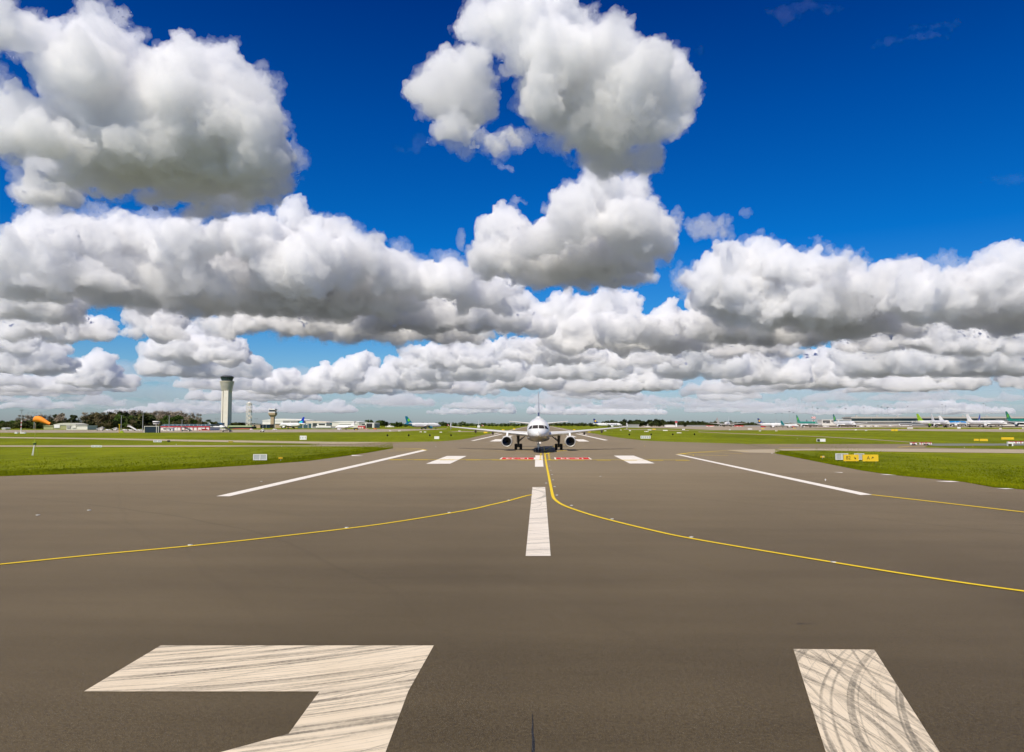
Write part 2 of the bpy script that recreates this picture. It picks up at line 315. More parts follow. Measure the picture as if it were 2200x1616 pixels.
for s_, x0 in ((-1, -0.62), (1, .62)):
    for i in range(6):
        y0 = Y(974.5)-i*3.9; xc = .88+(Y(974.5)-y0)*-.006+x0
        sq.append([(xc-.13, y0), (xc+.13, y0), (xc+.13, y0-2.2), (xc-.13, y0-2.2)])
struct('enhanced_centreline', sq, M_YEL, .028, px=False)
# mandatory instruction marking, lettered for crews coming the other way
for nm, (xa, xb) in (('left', (1073, 1150)), ('right', (1192, 1272))):
    p0, p1 = gnd(xa, 987.2), gnd(xb, 987.2); q0, q1 = gnd(xa+5 if nm == 'left' else xa-.5, 983.2), gnd(xb if nm == 'left' else xb-6, 983.2)
    w = MB(); xa_, xb_ = p0.x, p1.x; y0, y1 = p0.y, q0.y
    w.sheet([(xa_, y0, .010), (xb_, y0, .010), (xb_, y1, .010), (xa_, y1, .010)], M_WHITE_FAR); w.sheet([(xa_+.22, y0+.25, .014), (xb_-.22, y0+.25, .014), (xb_-.22, y1-.3, .014), (xa_+.22, y1-.3, .014)], M_REDP)
    o = w.build('mandatory_marking'); o['kind'] = 'structure'
    text_mesh('16-34', 1.45, M_WHITE_FAR, 'lettering', o, ((xa_+xb_)/2, (y0+y1)/2, .018), (0, 0, math.pi), extrude=0.001, sx=1.0).scale = (1.05, 3.0, 1)
struct('edge_slab', [[(1891, 1019.5), (1928, 1019.9), (1926, 1021.8), (1902, 1021)], [(2008, 1034.6), (2045, 1034.2), (2062, 1035.9), (2040, 1036.6)], [(1790, 1014.8), (1812, 1015.4), (1808, 1016.6)], [(2140, 1050), (2165, 1050), (2180, 1051.4), (2160, 1051.6)], [(755, 978.4), (760, 978.2), (782, 980), (756, 980.2)]], M_WHITE_FAR, .03)
cr = MB(); rnd = random.Random(4); M_CRACK = mat('crack_tar', (.012, .011, .009), .5)
p = [gnd(1145+rnd.uniform(-1.2, 1.2), y) for y in np.linspace(1535, 1680, 16)]
for i in range(15): 
    a, c = p[i], p[i+1]; ww = .006+.016*min(1, i/6)
    cr.sheet([a+Vector((-ww, 0, .010)), c+Vector((-ww, 0, .010)), c+Vector((ww, 0, .010)), a+Vector((ww, 0, .010))], M_CRACK)
p = [gnd(1712+i*3, 1341+rnd.uniform(-.4, .4)) for i in range(16)]
for i in range(15):
    ww = .02*(1-i/15); cr.sheet([p[i]+Vector((0, -ww, .010)), p[i+1]+Vector((0, -ww, .010)), p[i+1]+Vector((0, ww, .010)), p[i]+Vector((0, ww, .010))], M_CRACK)
tag(cr.build('pavement_crack'), kind='structure')
# grass tufts standing proud along the near verges and scattered over the near islands
def tufts(name, regions, n, seed):
    r = random.Random(seed); V, F = [], []
    for (line, inward, cnt) in regions:
        for _ in range(cnt):
            i = r.randrange(len(line)-1); t = r.random(); a, c = line[i], line[i+1]
            px = a[0]+(c[0]-a[0])*t; py = a[1]+(c[1]-a[1])*t-inward*abs(r.random())**2.2
            try: q = gnd(px, py)
            except Exception: continue
            if q.y <= 0 or q.y > 400: continue
            s = r.uniform(.05, .15)*(1 if r.random() < .93 else 1.8)
            for k in range(3):
                th = r.uniform(0, math.pi); dx, dy = math.cos(th)*s*.35, math.sin(th)*s*.35; o = len(V)
                V.extend([(q.x-dx, q.y-dy, -.03), (q.x+dx, q.y+dy, -.03), (q.x+dx*.3+r.uniform(-.1, .1), q.y+dy*.3, s*r.uniform(.35, .8))]); F.append((o, o+1, o+2))
    me = bpy.data.meshes.new(name); me.from_pydata(V, [], F); me.materials.append(M_GRASS); o = bpy.data.objects.new(name, me); COL.objects.link(o); return tag(o, 'uneven green grass along the pavement edge', 'grass', kind='stuff')
tufts('grass', [(left_edge, 12, 26000), ([(x, y-2) for x, y in left_edge], 34, 9000), ([(1665, 974.5), (1735, 988), (1850, 1011), (1914, 1020.5), (1987, 1027.5), (2073, 1036), (2136, 1047.5), (2230, 1054)], 10, 20000), ([(1750, 985), (1850, 1008), (1987, 1022), (2136, 1040), (2230, 1050)], 45, 9000)], 0, 5)
# ---------- aircraft
GLS = mat('dark_glass', (.05, .042, .035), .25, spec=.35, var=.05)
TYR = mat('tyre_rubber', (.014, .014, .014), .8)
STL = mat('strut_steel', (.06, .06, .058), .5, .3)
WHT = mat('aircraft_white', (.80, .79, .76), .28, var=.035, scale=.6, coat=.3)
LGR = mat('wing_grey', (.82, .81, .77), .35, var=.06, scale=.8, coat=.2)
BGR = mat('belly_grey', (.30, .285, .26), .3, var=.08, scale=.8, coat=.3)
MET = mat('bare_metal', (.74, .73, .70), .42, .35, var=.06)
BLK = mat('black_cavity', (.008, .008, .008), .7)
FAN = mat('fan_blades', (.035, .035, .038), .35, .8)
DKG = mat('fairing_grey', (.16, .15, .14), .5)
WBAND = mat('window_band_grey', (.35, .36, .37), .3)
HUB = mat('wheel_hub', (.65, .65, .62), .4, .3)
class Body:
    """fuselage cross-sections: (distance from nose, top, bottom, half width), heights above ground"""
    def __init__(s, st): s.st = np.array(st, float)
    def at(s, d): return [float(np.interp(d, s.st[:, 0], s.st[:, i])) for i in (1, 2, 3)]
    def ring(s, d, n=36, off=0.0):
        t, b, w = s.at(d); c, h = (t+b)/2, (t-b)/2
        return [Vector(((w+off)*math.sin(a), d, c+(h+off)*math.cos(a))) for a in [2*math.pi*i/n for i in range(n)]]
    def front(s, x, z, off=.025):
        """point of the nose seen at (x, z) from the front"""
        lo, hi = 0.0, 9.0
        for _ in range(30):
            m = (lo+hi)/2; t, b, w = s.at(m); c, h = (t+b)/2, (t-b)/2
            if (x/w)**2+((z-c)/h)**2 < 1: hi = m
            else: lo = m
        return Vector((x*(1+off/3), hi-off, z+off*.3))
    def side(s, d, z, sg, off=.03):
        t, b, w = s.at(d); c, h = (t+b)/2, (t-b)/2
        return Vector((sg*(w*math.sqrt(max(0, 1-((z-c)/h)**2))+off), d, z))
def scale_body(L, R, zc):
    base = [(0, -.02*3, -.9, .03), (.15, -.30, -.95-.0, .28), (.4, -.12, -1.10, .52), (.8, .12, -1.32, .82), (1.3, .42, -1.52, 1.10), (1.9, .82, -1.70, 1.36), (2.6, 1.28, -1.84, 1.60), (3.3, 1.66, -1.93, 1.78), (4.2, 1.90, -2.0, 1.90), (5.2, 2.02, -2.05, 1.96), (6.2, 2.07, -2.07, 1.975),
            (25.5, 2.07, -2.07, 1.975), (28, 2.07, -1.75, 1.90), (30.5, 2.03, -1.05, 1.62), (33, 1.93, -.20, 1.15), (35, 1.75, .42, .72), (36.8, 1.45, .80, .36), (37.57, 1.20, .90, .15)]
    k = R/2.0
    out = []
    for d, t, b, w in base:
        d2 = d*k if d <= 6.2 else (L-(37.57-d)*k if d >= 25.5 else d)
        out.append((d2, zc+t*k, zc+b*k, w*k))
    return Body(out)
def airfoil(x, le, chord, z, thick, n=8):
    up, dn = [], []
    for i in range(n+1):
        t = (1-math.cos(math.pi*i/n))/2; y = thick*5*chord*(.2969*math.sqrt(t)-.126*t-.3516*t*t+.2843*t**3-.1015*t**4)
        up.append(Vector((x, le+t*chord, z+y*1.05))); dn.append(Vector((x, le+t*chord, z-y*.85)))
    return up+dn[-2:0:-1]
def airliner(name, label, loc, rz, fus=WHT, belly=BGR, belly_z=None, tail=None, wing=LGR, eng=WHT, L=37.57, R=2.0, zc=3.83, span=34.1, det=2, split=None, split_m=None, group=None, tail_logo=None, title=None, winglet=None, k_=1.0, cat='airliner', reg=None):
    """one airliner, nose at the origin pointing to -Y; det 2 = near, 1 = far"""
    tail = tail or fus; root = empty(name, loc, rz, label, cat, group); B = scale_body(L, R, zc); k = R/2.0; n = 40 if det == 2 else 20
    bz = belly_z if belly_z is not None else zc-1.03*k
    f = MB(); ds = sorted(set([float(q) for q in B.st[:, 0]]+[i*1.0*k for i in range(1, 7)]+[.05, .25, .6, 1.0, 1.6, 2.2, 3.0]+list(np.arange(7, L-12, 3))))
    rings = [B.ring(d, n) for d in ds]
    for i in range(len(rings)-1):
        for j in range(n):
            q = [rings[i][j], rings[i][(j+1) % n], rings[i+1][(j+1) % n], rings[i+1][j]]; mz = sum(p.z for p in q)/4; md = sum(p.y for p in q)/4
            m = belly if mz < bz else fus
            if split and split(md/L, (mz-zc)/(2.07*k)): m = split_m
            f.add(q, [(0, 1, 2, 3)], m)
    f.add(rings[0], [tuple(range(n))], fus); f.add(rings[-1], [tuple(range(n))], DKG)
    if det == 2:   # wing-body fairing
        fr = []
        for d, w, zb in ((10.5, 1.0, 2.1), (12, 1.75, 1.72), (14, 2.1, 1.58), (18, 2.15, 1.55), (20.5, 1.9, 1.66), (22.5, 1.0, 1.95)):
            fr.append([Vector((w*math.cos(a), d, zb+(2.95-zb)*.5+(2.95-zb)*.5*math.sin(a))) for a in [2*math.pi*i/20 for i in range(20)]])
        f.loft(fr, belly)
    body = f.build('fuselage', root, smooth=True)
    # windscreen panes
    z0, z1 = zc+.30*k, zc+.86*k
    panes = [[(.06, .30), (1.02, .26), (.88, .80), (.06, .86)], [(1.12, .26), (1.72, .12), (1.42, .62), (.98, .80)]]
    for sg in (-1, 1):
        for P in panes:
            w = MB(); N = 5; gr = []
            for i in range(N+1):
                u = i/N
                for j in range(N+1):
                    v = j/N; a = Vector(P[0]).lerp(Vector(P[1]), u); c = Vector(P[3]).lerp(Vector(P[2]), u); q = a.lerp(c, v)
                    gr.append(B.front(sg*q.x*k, zc+q.y*k))
            w.add(gr, [(i*(N+1)+j, (i+1)*(N+1)+j, (i+1)*(N+1)+j+1, i*(N+1)+j+1) for i in range(N) for j in range(N)], GLS)
            w.build('windscreen_pane', body)
    if det >= 1:
        for sg in (-1, 1):
            for d in (np.arange(6.5*k, L-9.5*k, .53*1.6) if det == 2 else (7*k,)):
                e = .25 if det == 2 else 6
                w = MB(); ln = [d, d+.25] if det == 2 else list(np.linspace(7*k, L-10*k, 6))
                for q0, q1 in zip(ln, ln[1:]):
                    w.add([B.side(q0, zc+.38*k, sg), B.side(q1, zc+.38*k, sg), B.side(q1, zc+(.72 if det == 2 else .62)*k, sg), B.side(q0, zc+(.72 if det == 2 else .62)*k, sg)], [(0, 1, 2, 3)], GLS if det == 2 else WBAND)
                w.build('cabin_window' if det == 2 else 'window_band', body)
        for sg in (-1, 1):
            for d in (5.2*k, L-8.6*k):
                w = MB(); w.add([B.side(d+u*.82, zc-.45*k+v*1.9, sg, .015) for u, v in ((0, 0), (1, 0), (1, .5), (1, 1), (0, 1), (0, .5))], [(0, 1, 2, 5), (5, 2, 3, 4)], LGR); w.build('door', body)
    # wings
    hs = span/2; wz = zc-1.0*k; le0 = L*.335; cr, ck, ct = 6.2*k, 3.9*k, 1.6*k; xr = 1.5*k; xk = hs*.375
    for sg in (-1, 1):
        S = []
        for x, c, th in ((xr, cr, .14), (xk, ck, .12), (xk+(hs-xk)*.5, (ck+ct)/2, .11), (hs-.15, ct, .10)):
            le = le0+(x-xr)*.52; S.append(airfoil(sg*x, le, c, wz+.05+(x-xr)*.093, th*1.22, 10 if det == 2 else 5))
        w = MB(); w.loft(S, wing); wg = w.build('wing', root, smooth=True)
        if det == 2:
            e = MB(); e.loft([[p+Vector((0, -.02, 0)) for p in [q[2], q[1], q[0], q[-1], q[-2]]] for q in S], MET, closed=False, caps=False); e.build('leading_edge', wg, smooth=True)
        tipz = wz+.05+(hs-xr)*.093; tle = le0+(hs-xr)*.52
        if winglet == 'tall': w = MB(); w.prism([(sg*(hs-.1), tle+.1, tipz), (sg*(hs-.1), tle+ct, tipz), (sg*(hs+.5), tle+ct+1.3, tipz+2.4), (sg*(hs+.5), tle+ct+.6, tipz+2.4)], (sg*.08, 0, 0), fus)
        else: w = MB(); w.prism([(sg*hs, tle+.1, tipz), (sg*hs, tle+.7, tipz-.55), (sg*hs, tle+1.9, tipz-.35), (sg*hs, tle+1.9, tipz+.75), (sg*hs, tle+1.1, tipz+.75)], (sg*.07, 0, 0), wing if det == 2 else fus)
        w.build('wing_tip_fence', wg)
        if det == 2:
            for fx in (3.95, 8.7, 12.1):
                le = le0+(fx-xr)*.52; zz = wz+.05+(fx-xr)*.093; c = np.interp(fx, (xk, hs), (ck, ct)) if fx > xk else 5
                w = MB(); w.loft([[Vector((sg*fx+r*math.cos(a), y, z+h*math.sin(a))) for a in [2*math.pi*i/10 for i in range(10)]] for y, z, r, h in ((le+c*.35, zz-.22, .05, .06), (le+c*.6, zz-.38, .19, .32), (le+c*.95, zz-.42, .20, .36), (le+c*1.2, zz-.35, .06, .1))], DKG)
                w.build('flap_track_fairing', wg, smooth=True)
        # stabiliser
        S = [airfoil(sg*x, L-7.0*k+(x-.5)*.62, c, zc+1.0*k+(x-.5)*.105, .10, 6) for x, c in ((.5*k, 3.9*k), (hs*.365, 1.5*k))]
        w = MB(); w.loft(S, wing if det == 2 else fus); w.build('stabiliser', root, smooth=True)
        # engine: nacelle, lip, fan, spinner, pylon
        ex, ez, ed = (5.75*k, 1.70, le0-.6*k) if k < 1.2 else (9.4, 2.6, le0+.4*k)
        er = 1.0*k if k < 1.2 else 1.55
        w = MB(); en = 32 if det == 2 else 14; o = (sg*ex, ed, ez)
        w.lathe(o, (0, 1, 0), [(.18*er, .935*er), (.5*er, 1.0*er), (1.3*er, 1.02*er), (2.4*er, .93*er), (3.0*er, .80*er)], eng, en); w.lathe(o, (0, 1, 0), [(3.0*er, .62*er), (3.9*er, .40*er), (4.3*er, .05*er)], STL, en)
        w.lathe(o, (0, 1, 0), [(3.0*er, .80*er), (2.9*er, .60*er)], BLK, en)
        nac = w.build('engine', root, smooth=True)
        w = MB(); w.lathe(o, (0, 1, 0), [(.20*er, .937*er), (.06*er, .91*er), (0, .87*er), (.03*er, .825*er), (.15*er, .80*er)], MET if det == 2 else LGR, en); w.build('inlet_lip', nac, smooth=True)
        w = MB(); w.lathe(o, (0, 1, 0), [(.15*er, .80*er), (.9*er, .83*er)], BLK, en)
        w.build('inlet_duct', nac, smooth=True)
        w = MB()
        for i in range(24 if det == 2 else 8):
            a = 2*math.pi*i/(24 if det == 2 else 8); ca, sa = math.cos(a), math.sin(a); t = .10*er
            w.add([(o[0]+ca*.22*er-sa*t, ed+.86*er, ez+sa*.22*er+ca*t), (o[0]+ca*.22*er+sa*t, ed+.95*er, ez+sa*.22*er-ca*t), (o[0]+ca*.83*er+sa*t, ed+.86*er, ez+sa*.83*er-ca*t), (o[0]+ca*.83*er-sa*t, ed+.80*er, ez+sa*.83*er+ca*t)], [(0, 1, 2, 3)], FAN)
        w.lathe((o[0], ed+.5*er, ez), (0, 1, 0), [(0, .01), (.15*er, .12*er), (.4*er, .24*er)], FAN, 14); w.sheet([(o[0]+.84*er*math.cos(2*math.pi*i/24), ed+1.0*er, ez+.84*er*math.sin(2*math.pi*i/24)) for i in range(24)], BLK)
        w.build('fan', nac)
        w = MB(); pz = wz+.05+(ex-xr)*.093
        w.prism([(o[0]-.17, ed+.9*er, ez+.9*er), (o[0]-.17, ed+3.6*er, ez+.6*er), (o[0]-.17, le0+(ex-xr)*.52+2.6, pz-.1), (o[0]-.17, le0+(ex-xr)*.52+.3, pz+.12), (o[0]-.17, ed+1.9*er, ez+1.12*er)], (.34, 0, 0), eng); w.build('pylon', root)
        # main gear
        gx, gy = (3.795, 17.71-(37.57-L)*.45) if k < 1.2 else (5.3, L*.51)
        wr = .585 if k < 1.2 else .70
        w = MB(); w.tube((sg*gx, gy, wz), (sg*gx, gy, wr), .24, .2, STL); w.tube((sg*gx, gy, wr+.9), (sg*(gx-1.5), gy-.1, wz-.05), .09, .09, STL); w.tube((sg*gx, gy, wr+1.1), (sg*(gx-.75), gy, wr+1.75), .05, .05, STL)
        w.tube((sg*(gx-.5), gy, wr), (sg*(gx+.5), gy, wr), .10, .10, STL); w.tube((sg*gx, gy-.16, wr+.15), (sg*gx, gy-.16, wz-.3), .05, .05, STL)
        w.box((sg*(gx+.28), gy+.05, wz-.75), (.05, .9, 1.3), DKG)
        gr_ = w.build('main_gear', root)
        for s2 in (-1, 1):
            for dy in ((0,) if k < 1.2 else (-.95, .95)):
                w = MB(); c = sg*gx+s2*.47
                w.lathe((c-.25, gy+dy, wr), (1, 0, 0), [(0, .30*wr/.585), (.0, wr*.9), (.08, wr), (.42, wr), (.5, wr*.9), (.5, .30*wr/.585)], TYR, 22 if det == 2 else 12)
                w.lathe((c-.2, gy+dy, wr), (1, 0, 0), [(0, .0), (0, .31), (.40, .31), (.40, 0)], HUB, 14); w.build('wheel', gr_, smooth=True)
    # nose gear
    ny = 5.07*k
    w = MB(); w.tube((0, ny, B.at(ny)[1]+.2), (0, ny+.05, .38), .12, .09, STL if det == 1 else HUB); w.tube((0, ny, 1.1), (0, ny+1.0, B.at(ny)[1]+.1), .06, .06, STL); w.tube((-.32, ny+.05, .38), (.32, ny+.05, .38), .06, .06, STL)
    w.box((0, ny-.15, 1.15), (.5, .12, .22), HUB); ng = w.build('nose_gear', root)
    for sg in (-1, 1):
        w = MB(); w.lathe((sg*.25-.11, ny+.05, .38), (1, 0, 0), [(0, .15), (0, .34), (.04, .38), (.18, .38), (.22, .34), (.22, .15)], TYR, 18); w.lathe((sg*.25-.08, ny+.05, .38), (1, 0, 0), [(0, 0), (0, .17), (.16, .17), (.16, 0)], HUB, 12); w.build('wheel', ng, smooth=True)
        if det == 2:
            w = MB(); w.lathe((sg*.17, ny-.28, 1.42), (0, 1, 0), [(0, .02), (0, .12), (.08, .13), (.16, .05)], WHT, 14); w.build('landing_light', ng)
            w = MB(); w.prism([(sg*.38, ny-1.0, B.at(ny)[1]+.05), (sg*.38, ny+.2, B.at(ny)[1]+.05), (sg*.46, ny+.2, B.at(ny)[1]-.5), (sg*.46, ny-.8, B.at(ny)[1]-.5)], (sg*.03, 0, 0), WHT); w.build('gear_door', ng)
    # fin
    fz = zc+1.85*k; ft = zc+7.95*k; fl = L-8.6*k
    def fs(z, le, c, th): return [Vector((p.z, p.y, z)) for p in airfoil(0, le, c, 0, th, 8)]
    w = MB(); NS = 8
    secs = [fs(fz-.3, fl, 6.2*k, .085)]+[fs(fz+(ft-fz)*i/NS, fl+.4+(5.7*k)*i/NS*.92, (5.9-3.6*i/NS)*k, .075) for i in range(1, NS+1)]
    w.loft(secs, tail); w.loft([fs(fz-.5, fl-2.2*k, 3*k, .05), fs(fz+.6, fl+.2, 1.5*k, .1)], fus if det == 2 else tail); fin = w.build('fin', root, smooth=True)
    if det == 2:
        w = MB(); w.loft([[p+Vector((0, -.03, 0)) for p in [q[2], q[1], q[0], q[-1], q[-2]]] for q in secs[2:]], MET, closed=False, caps=False); w.build('leading_edge', fin, smooth=True)
        w = MB(); w.loft([[Vector((r*math.cos(a), y, B.at(12)[0]-.05+h*max(0, math.sin(a))**.6)) for a in [math.pi*i/10 for i in range(11)]] for y, r, h in ((11.2, .2, .05), (12.2, .52, .36), (14.2, .55, .42), (15.4, .3, .1))], WHT, closed=False); w.build('antenna_radome', body, smooth=True)
        for q, z in ((8.5, 0), (21.5, 0)):
            w = MB(); w.prism([(-.03, q, B.at(q)[0]-.02), (-.03, q+.5, B.at(q)[0]-.02), (-.03, q+.5, B.at(q)[0]+.32), (-.03, q+.3, B.at(q)[0]+.34)], (.06, 0, 0), WHT); w.build('antenna', body)
        for sg in (-1, 1):
            w = MB(); c = B.front(sg*1.0, 2.95, .03); w.tube(c, c+Vector((sg*.05, -.18, 0)), .03, .02, STL, 6); w.build('pitot_probe', body)
    if tail_logo: tail_logo(fin, fz, ft, fl, k)
    if title:
        s, sz, m, dd = title
        for sg in (-1, 1): text_mesh(s, sz, m, 'lettering', body, (sg*(B.at(dd)[2]+.02), dd, zc+.95*k*.0+.1), (math.pi/2, 0, sg*math.pi/2), extrude=.01)
    return root
def patch(pts_yz, m, x=.35):
    """flat emblem on both faces of a fin"""
    def f(fin, fz, ft, fl, k):
        for sg in (-1, 1):
            w = MB(); w.prism([(sg*x, fl+y*k, fz+z*k) for y, z in pts_yz], (sg*.03, 0, 0), m); w.build('tail_emblem', fin)
    return f
NAVY = mat('navy_paint', (.012, .022, .16), .3, coat=.3); HARP = mat('harp_yellow', (.75, .48, .03), .4); TEAL = mat('teal_paint', (.0, .16, .17), .3, coat=.3); TEALB = mat('teal_blue_paint', (.0, .17, .26), .3, coat=.3); SHAM = mat('shamrock_green', (.16, .62, .05), .4)
GRN = mat('green_paint', (.0, .24, .15), .3, coat=.3); LIME = mat('lime_paint', (.30, .50, .02), .3); SKYB = mat('sky_blue_paint', (.0, .24, .60), .3, coat=.3); BLUE = mat('blue_paint', (.01, .03, .40), .3); CYAN = mat('cyan_paint', (.05, .55, .65), .3); RED = mat('red_gloss', (.55, .03, .03), .4)
X0 = gnd(1157.0, 966).x
FINB = mat('fin_dark_blue', (.03, .045, .14), .3, coat=.3)
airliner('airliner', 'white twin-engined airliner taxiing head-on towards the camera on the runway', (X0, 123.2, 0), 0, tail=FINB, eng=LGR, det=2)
def far_plane(label, nose, tailpx, D, **kw):
    """place by the pixel columns of nose and tail: heading follows from the aircraft's length"""
    L = kw.get('L', 37.57); dirn = kw.pop('dirn', 1)      # dirn 1: nose nearer the camera, -1: nose farther
    a = atY(nose, 911, D).x; best = None; Lf = L-3.5*L/37.57
    for i in range(-890, 891):
        th = math.radians(i/10); rz_ = th if dirn == 1 else math.pi-th
        X, Y_ = a-Lf*math.sin(rz_), D+Lf*math.cos(rz_); q = R_CAM.transposed() @ Vector((X, Y_, 0)); e = abs(CX-q.x/q.z*F_PX-tailpx)
        if best is None or e < best[0]: best = (e, rz_)
    rz = best[1]                                                  # forward vector = (sin rz, -cos rz)
    return airliner('airliner', label, (a, D, kw.pop('z', 0)), rz, det=1, **kw)
sh = [(3.2, 2.0), (4.0, 1.2), (5.0, 1.6), (5.6, 2.6), (5.2, 3.8), (4.2, 4.2), (3.3, 3.4)]
harp = [(3.6, 3.0), (4.2, 1.6), (5.4, 1.8), (6.2, 3.2), (5.6, 4.4), (4.4, 4.3)]
far_plane('white airliner with teal fin and green shamrock parked left of the head-on airliner', 947, 876, 690, tail=TEALB, eng=TEALB, L=37.57, tail_logo=patch(sh, SHAM), split=lambda d, z: d > .80+.07*z and z < .9, split_m=TEALB, dirn=-1)
far_plane('white airliner with navy fin and yellow harp behind the right wing tip', 1337, 1273, 1000, tail=NAVY, L=39.5, winglet='tall', tail_logo=patch(harp, HARP), title=('RYANAIR', 3.0, NAVY, 13), dirn=-1)
far_plane('large white airliner seen nose-on with pale fin in front of the far grey buildings', 1559, 1566, 1150, tail=LGR, L=58, R=2.75, zc=5.4, span=60)
far_plane('white airliner with navy fin and yellow harp, left of the teal-tailed aircraft', 1690, 1632, 920, tail=NAVY, L=39.5, winglet='tall', tail_logo=patch(harp, HARP), dirn=1)
far_plane('small white airliner with teal rear fuselage and fin behind the green widebody', 1716, 1680, 900, tail=TEAL, L=27, R=1.5, zc=3.0, span=27, split=lambda d, z: d > .74, split_m=TEAL)
far_plane('white airliner whose dark fin rises behind the green-topped widebody', 1752, 1734, 1250, tail=mat('dark_plum', (.12, .02, .05), .4), L=37)
far_plane('widebody airliner with green upper fuselage and green fin turned towards the camera', 1757, 1714, 960, tail=GRN, L=58, R=2.82, zc=5.2, span=60, split=lambda d, z: z > -.05, split_m=GRN, tail_logo=patch(sh, SHAM), eng=LGR)
far_plane('white widebody airliner with dark teal fin in front of the glazed terminal', 1838, 1793, 850, tail=TEAL, L=58, R=2.82, zc=5.2, span=60, tail_logo=patch(sh, SHAM), eng=WHT)
far_plane('white airliner with lime-green fin parked left of the sky-blue airliner', 2038, 1974, 640, tail=LIME, eng=LIME, L=35, z=2.05)
far_plane('white airliner with white fin in front of the lime-finned airliner', 2040, 2003, 615, tail=WHT, L=37, z=2.05)
far_plane('sky-blue topped airliner parked before the terminal', 2090, 2022, 800, z=2.05, tail=WHT, L=39.5, split=lambda d, z: z > -.15, split_m=SKYB, dirn=1)
far_plane('plain white airliner with grey fin next to the green-tailed airliner at right', 2164, 2082, 640, tail=LGR, L=44.5, dirn=1, z=2.05)
def sas(fin, fz, ft, fl, k):
    for sg in (-1, 1): text_mesh('SAS', 2.4, WHT, 'lettering', fin, (sg*.38, fl+3.7, fz+1.0), (math.pi/2, 0, sg*math.pi/2), extrude=.01)
far_plane('airliner with dark blue fin marked SAS standing at the terminal stand', 2080, 2105, 690, z=2.05, tail=BLUE, L=37, tail_logo=sas, dirn=1)
far_plane('green-topped airliner at the right edge of the apron', 2235, 2166, 773, z=2.05, tail=GRN, L=58, R=2.82, zc=5.2, span=60, split=lambda d, z: z > .0, split_m=GRN, tail_logo=patch(sh, SHAM))
far_plane('white airliner with blue and cyan fin parked right of the stone tower', 600, 650, 760, tail=BLUE, L=37.5, tail_logo=patch([(0, .3), (5, .3), (5.4, 2.4), (1.4, 1.6)], CYAN), dirn=-1)
# business jets with T-tails
def bizjet(label, nose, tailpx, D, k=1.0, stripe=None):
    a, b = atY(nose, 911, D), atY(tailpx, 911, D); L = abs(a.x-b.x)*1.02; sgx = 1 if b.x > a.x else -1
    r = empty('business_jet', (a.x, D, 0), 0, label, 'jet'); R = 1.35*k; zc = 2.3*k
    B = scale_body(L, R, zc); f = MB(); n = 16; ds = sorted(set([float(q) for q in B.st[:, 0]])); rings = [[Vector((sgx*p.y, p.x, p.z)) for p in B.ring(d, n)] for d in ds]; f.loft(rings, WHT); body = f.build('fuselage', r, smooth=True)
    w = MB(); w.prism([(sgx*(L-4.2*k), -.15, zc+.8*k), (sgx*(L-1.2*k), -.15, zc+.8*k), (sgx*(L+.8*k), -.15, zc+4.4*k), (sgx*(L-1.0*k), -.15, zc+4.4*k)], (0, .3, 0), WHT); w.build('fin', r)
    w = MB(); w.prism([(sgx*(L-1.2*k), -3.6*k, zc+4.4*k), (sgx*(L+.9*k), -3.6*k, zc+4.4*k), (sgx*(L+1.0*k), 3.6*k, zc+4.4*k), (sgx*(L-1.2*k), 3.6*k, zc+4.4*k)], (0, 0, .16), WHT); w.build('stabiliser', r)
    for s in (-1, 1):
        w = MB(); w.prism([(sgx*L*.40, 0, zc-.8*k), (sgx*L*.62, 0, zc-.8*k), (sgx*L*.74, s*9*k, zc-.3*k), (sgx*L*.68, s*9*k, zc-.3*k)], (0, 0, .2), WHT); w.build('wing', r)
        w = MB(); w.lathe((sgx*L*.68, s*(R+.8*k), zc+.5*k), (sgx, 0, 0), [(0, .55*k), (.3, .68*k), (2.2*k, .66*k), (3.2*k, .4*k)], WHT, 12); w.build('engine', r, smooth=True)
        w = MB(); w.tube((sgx*L*.55, s*1.6*k, zc-.9*k), (sgx*L*.55, s*1.6*k, .3), .08, .08, STL, 6); w.lathe((sgx*L*.55, s*1.6*k-.12, .35), (0, 1, 0), [(0, .1), (0, .35), (.24, .35), (.24, .1)], TYR, 10); w.build('main_gear', r)
    w = MB(); w.tube((sgx*L*.12, 0, zc-.8*k), (sgx*L*.12, 0, .3), .07, .07, STL, 6); w.lathe((sgx*L*.12, -.12, .3), (0, 1, 0), [(0, .1), (0, .3), (.24, .3), (.24, .1)], TYR, 10); w.build('nose_gear', r)
    return r
bizjet('white business jet with T-tail parked before the large pale hangar', 720, 762, 640, 1.05)
bizjet('white business jet with T-tail left of the tall control tower', 487, 447, 640, 1.0)
# ---------- trees
def leaf_mat(name, c, v=.5):
    m = bpy.data.materials.new(name); m.use_nodes = True; t = m.node_tree; b = t.nodes['Principled BSDF']; g = G(t)
    n = g.noise(g.n('ShaderNodeTexCoord').outputs['Object'], .35, 4, .6); n2 = g.n('ShaderNodeObjectInfo').outputs['Random']
    k = g.m('ADD', g.rng(n, .3, .7, 1-v, 1+v), g.rng(n2, 0, 1, -.2, .2)); t.links.new(g.v('SCALE', c, sc=k), b.inputs['Base Color']); b.inputs['Roughness'].default_value = .8; b.inputs['Specular IOR Level'].default_value = .15; return m
L_DK = leaf_mat('dark_foliage', (.028, .038, .012)); L_GR = leaf_mat('green_foliage', (.050, .085, .012)); L_OL = leaf_mat('olive_foliage', (.085, .080, .025)); L_BR = leaf_mat('brown_twigs', (.135, .105, .055)); L_PB = leaf_mat('pale_twigs', (.27, .22, .155)); L_HD = leaf_mat('hedge_foliage', (.045, .058, .014))
BARK = mat('bark', (.09, .065, .04), .9, var=.3)
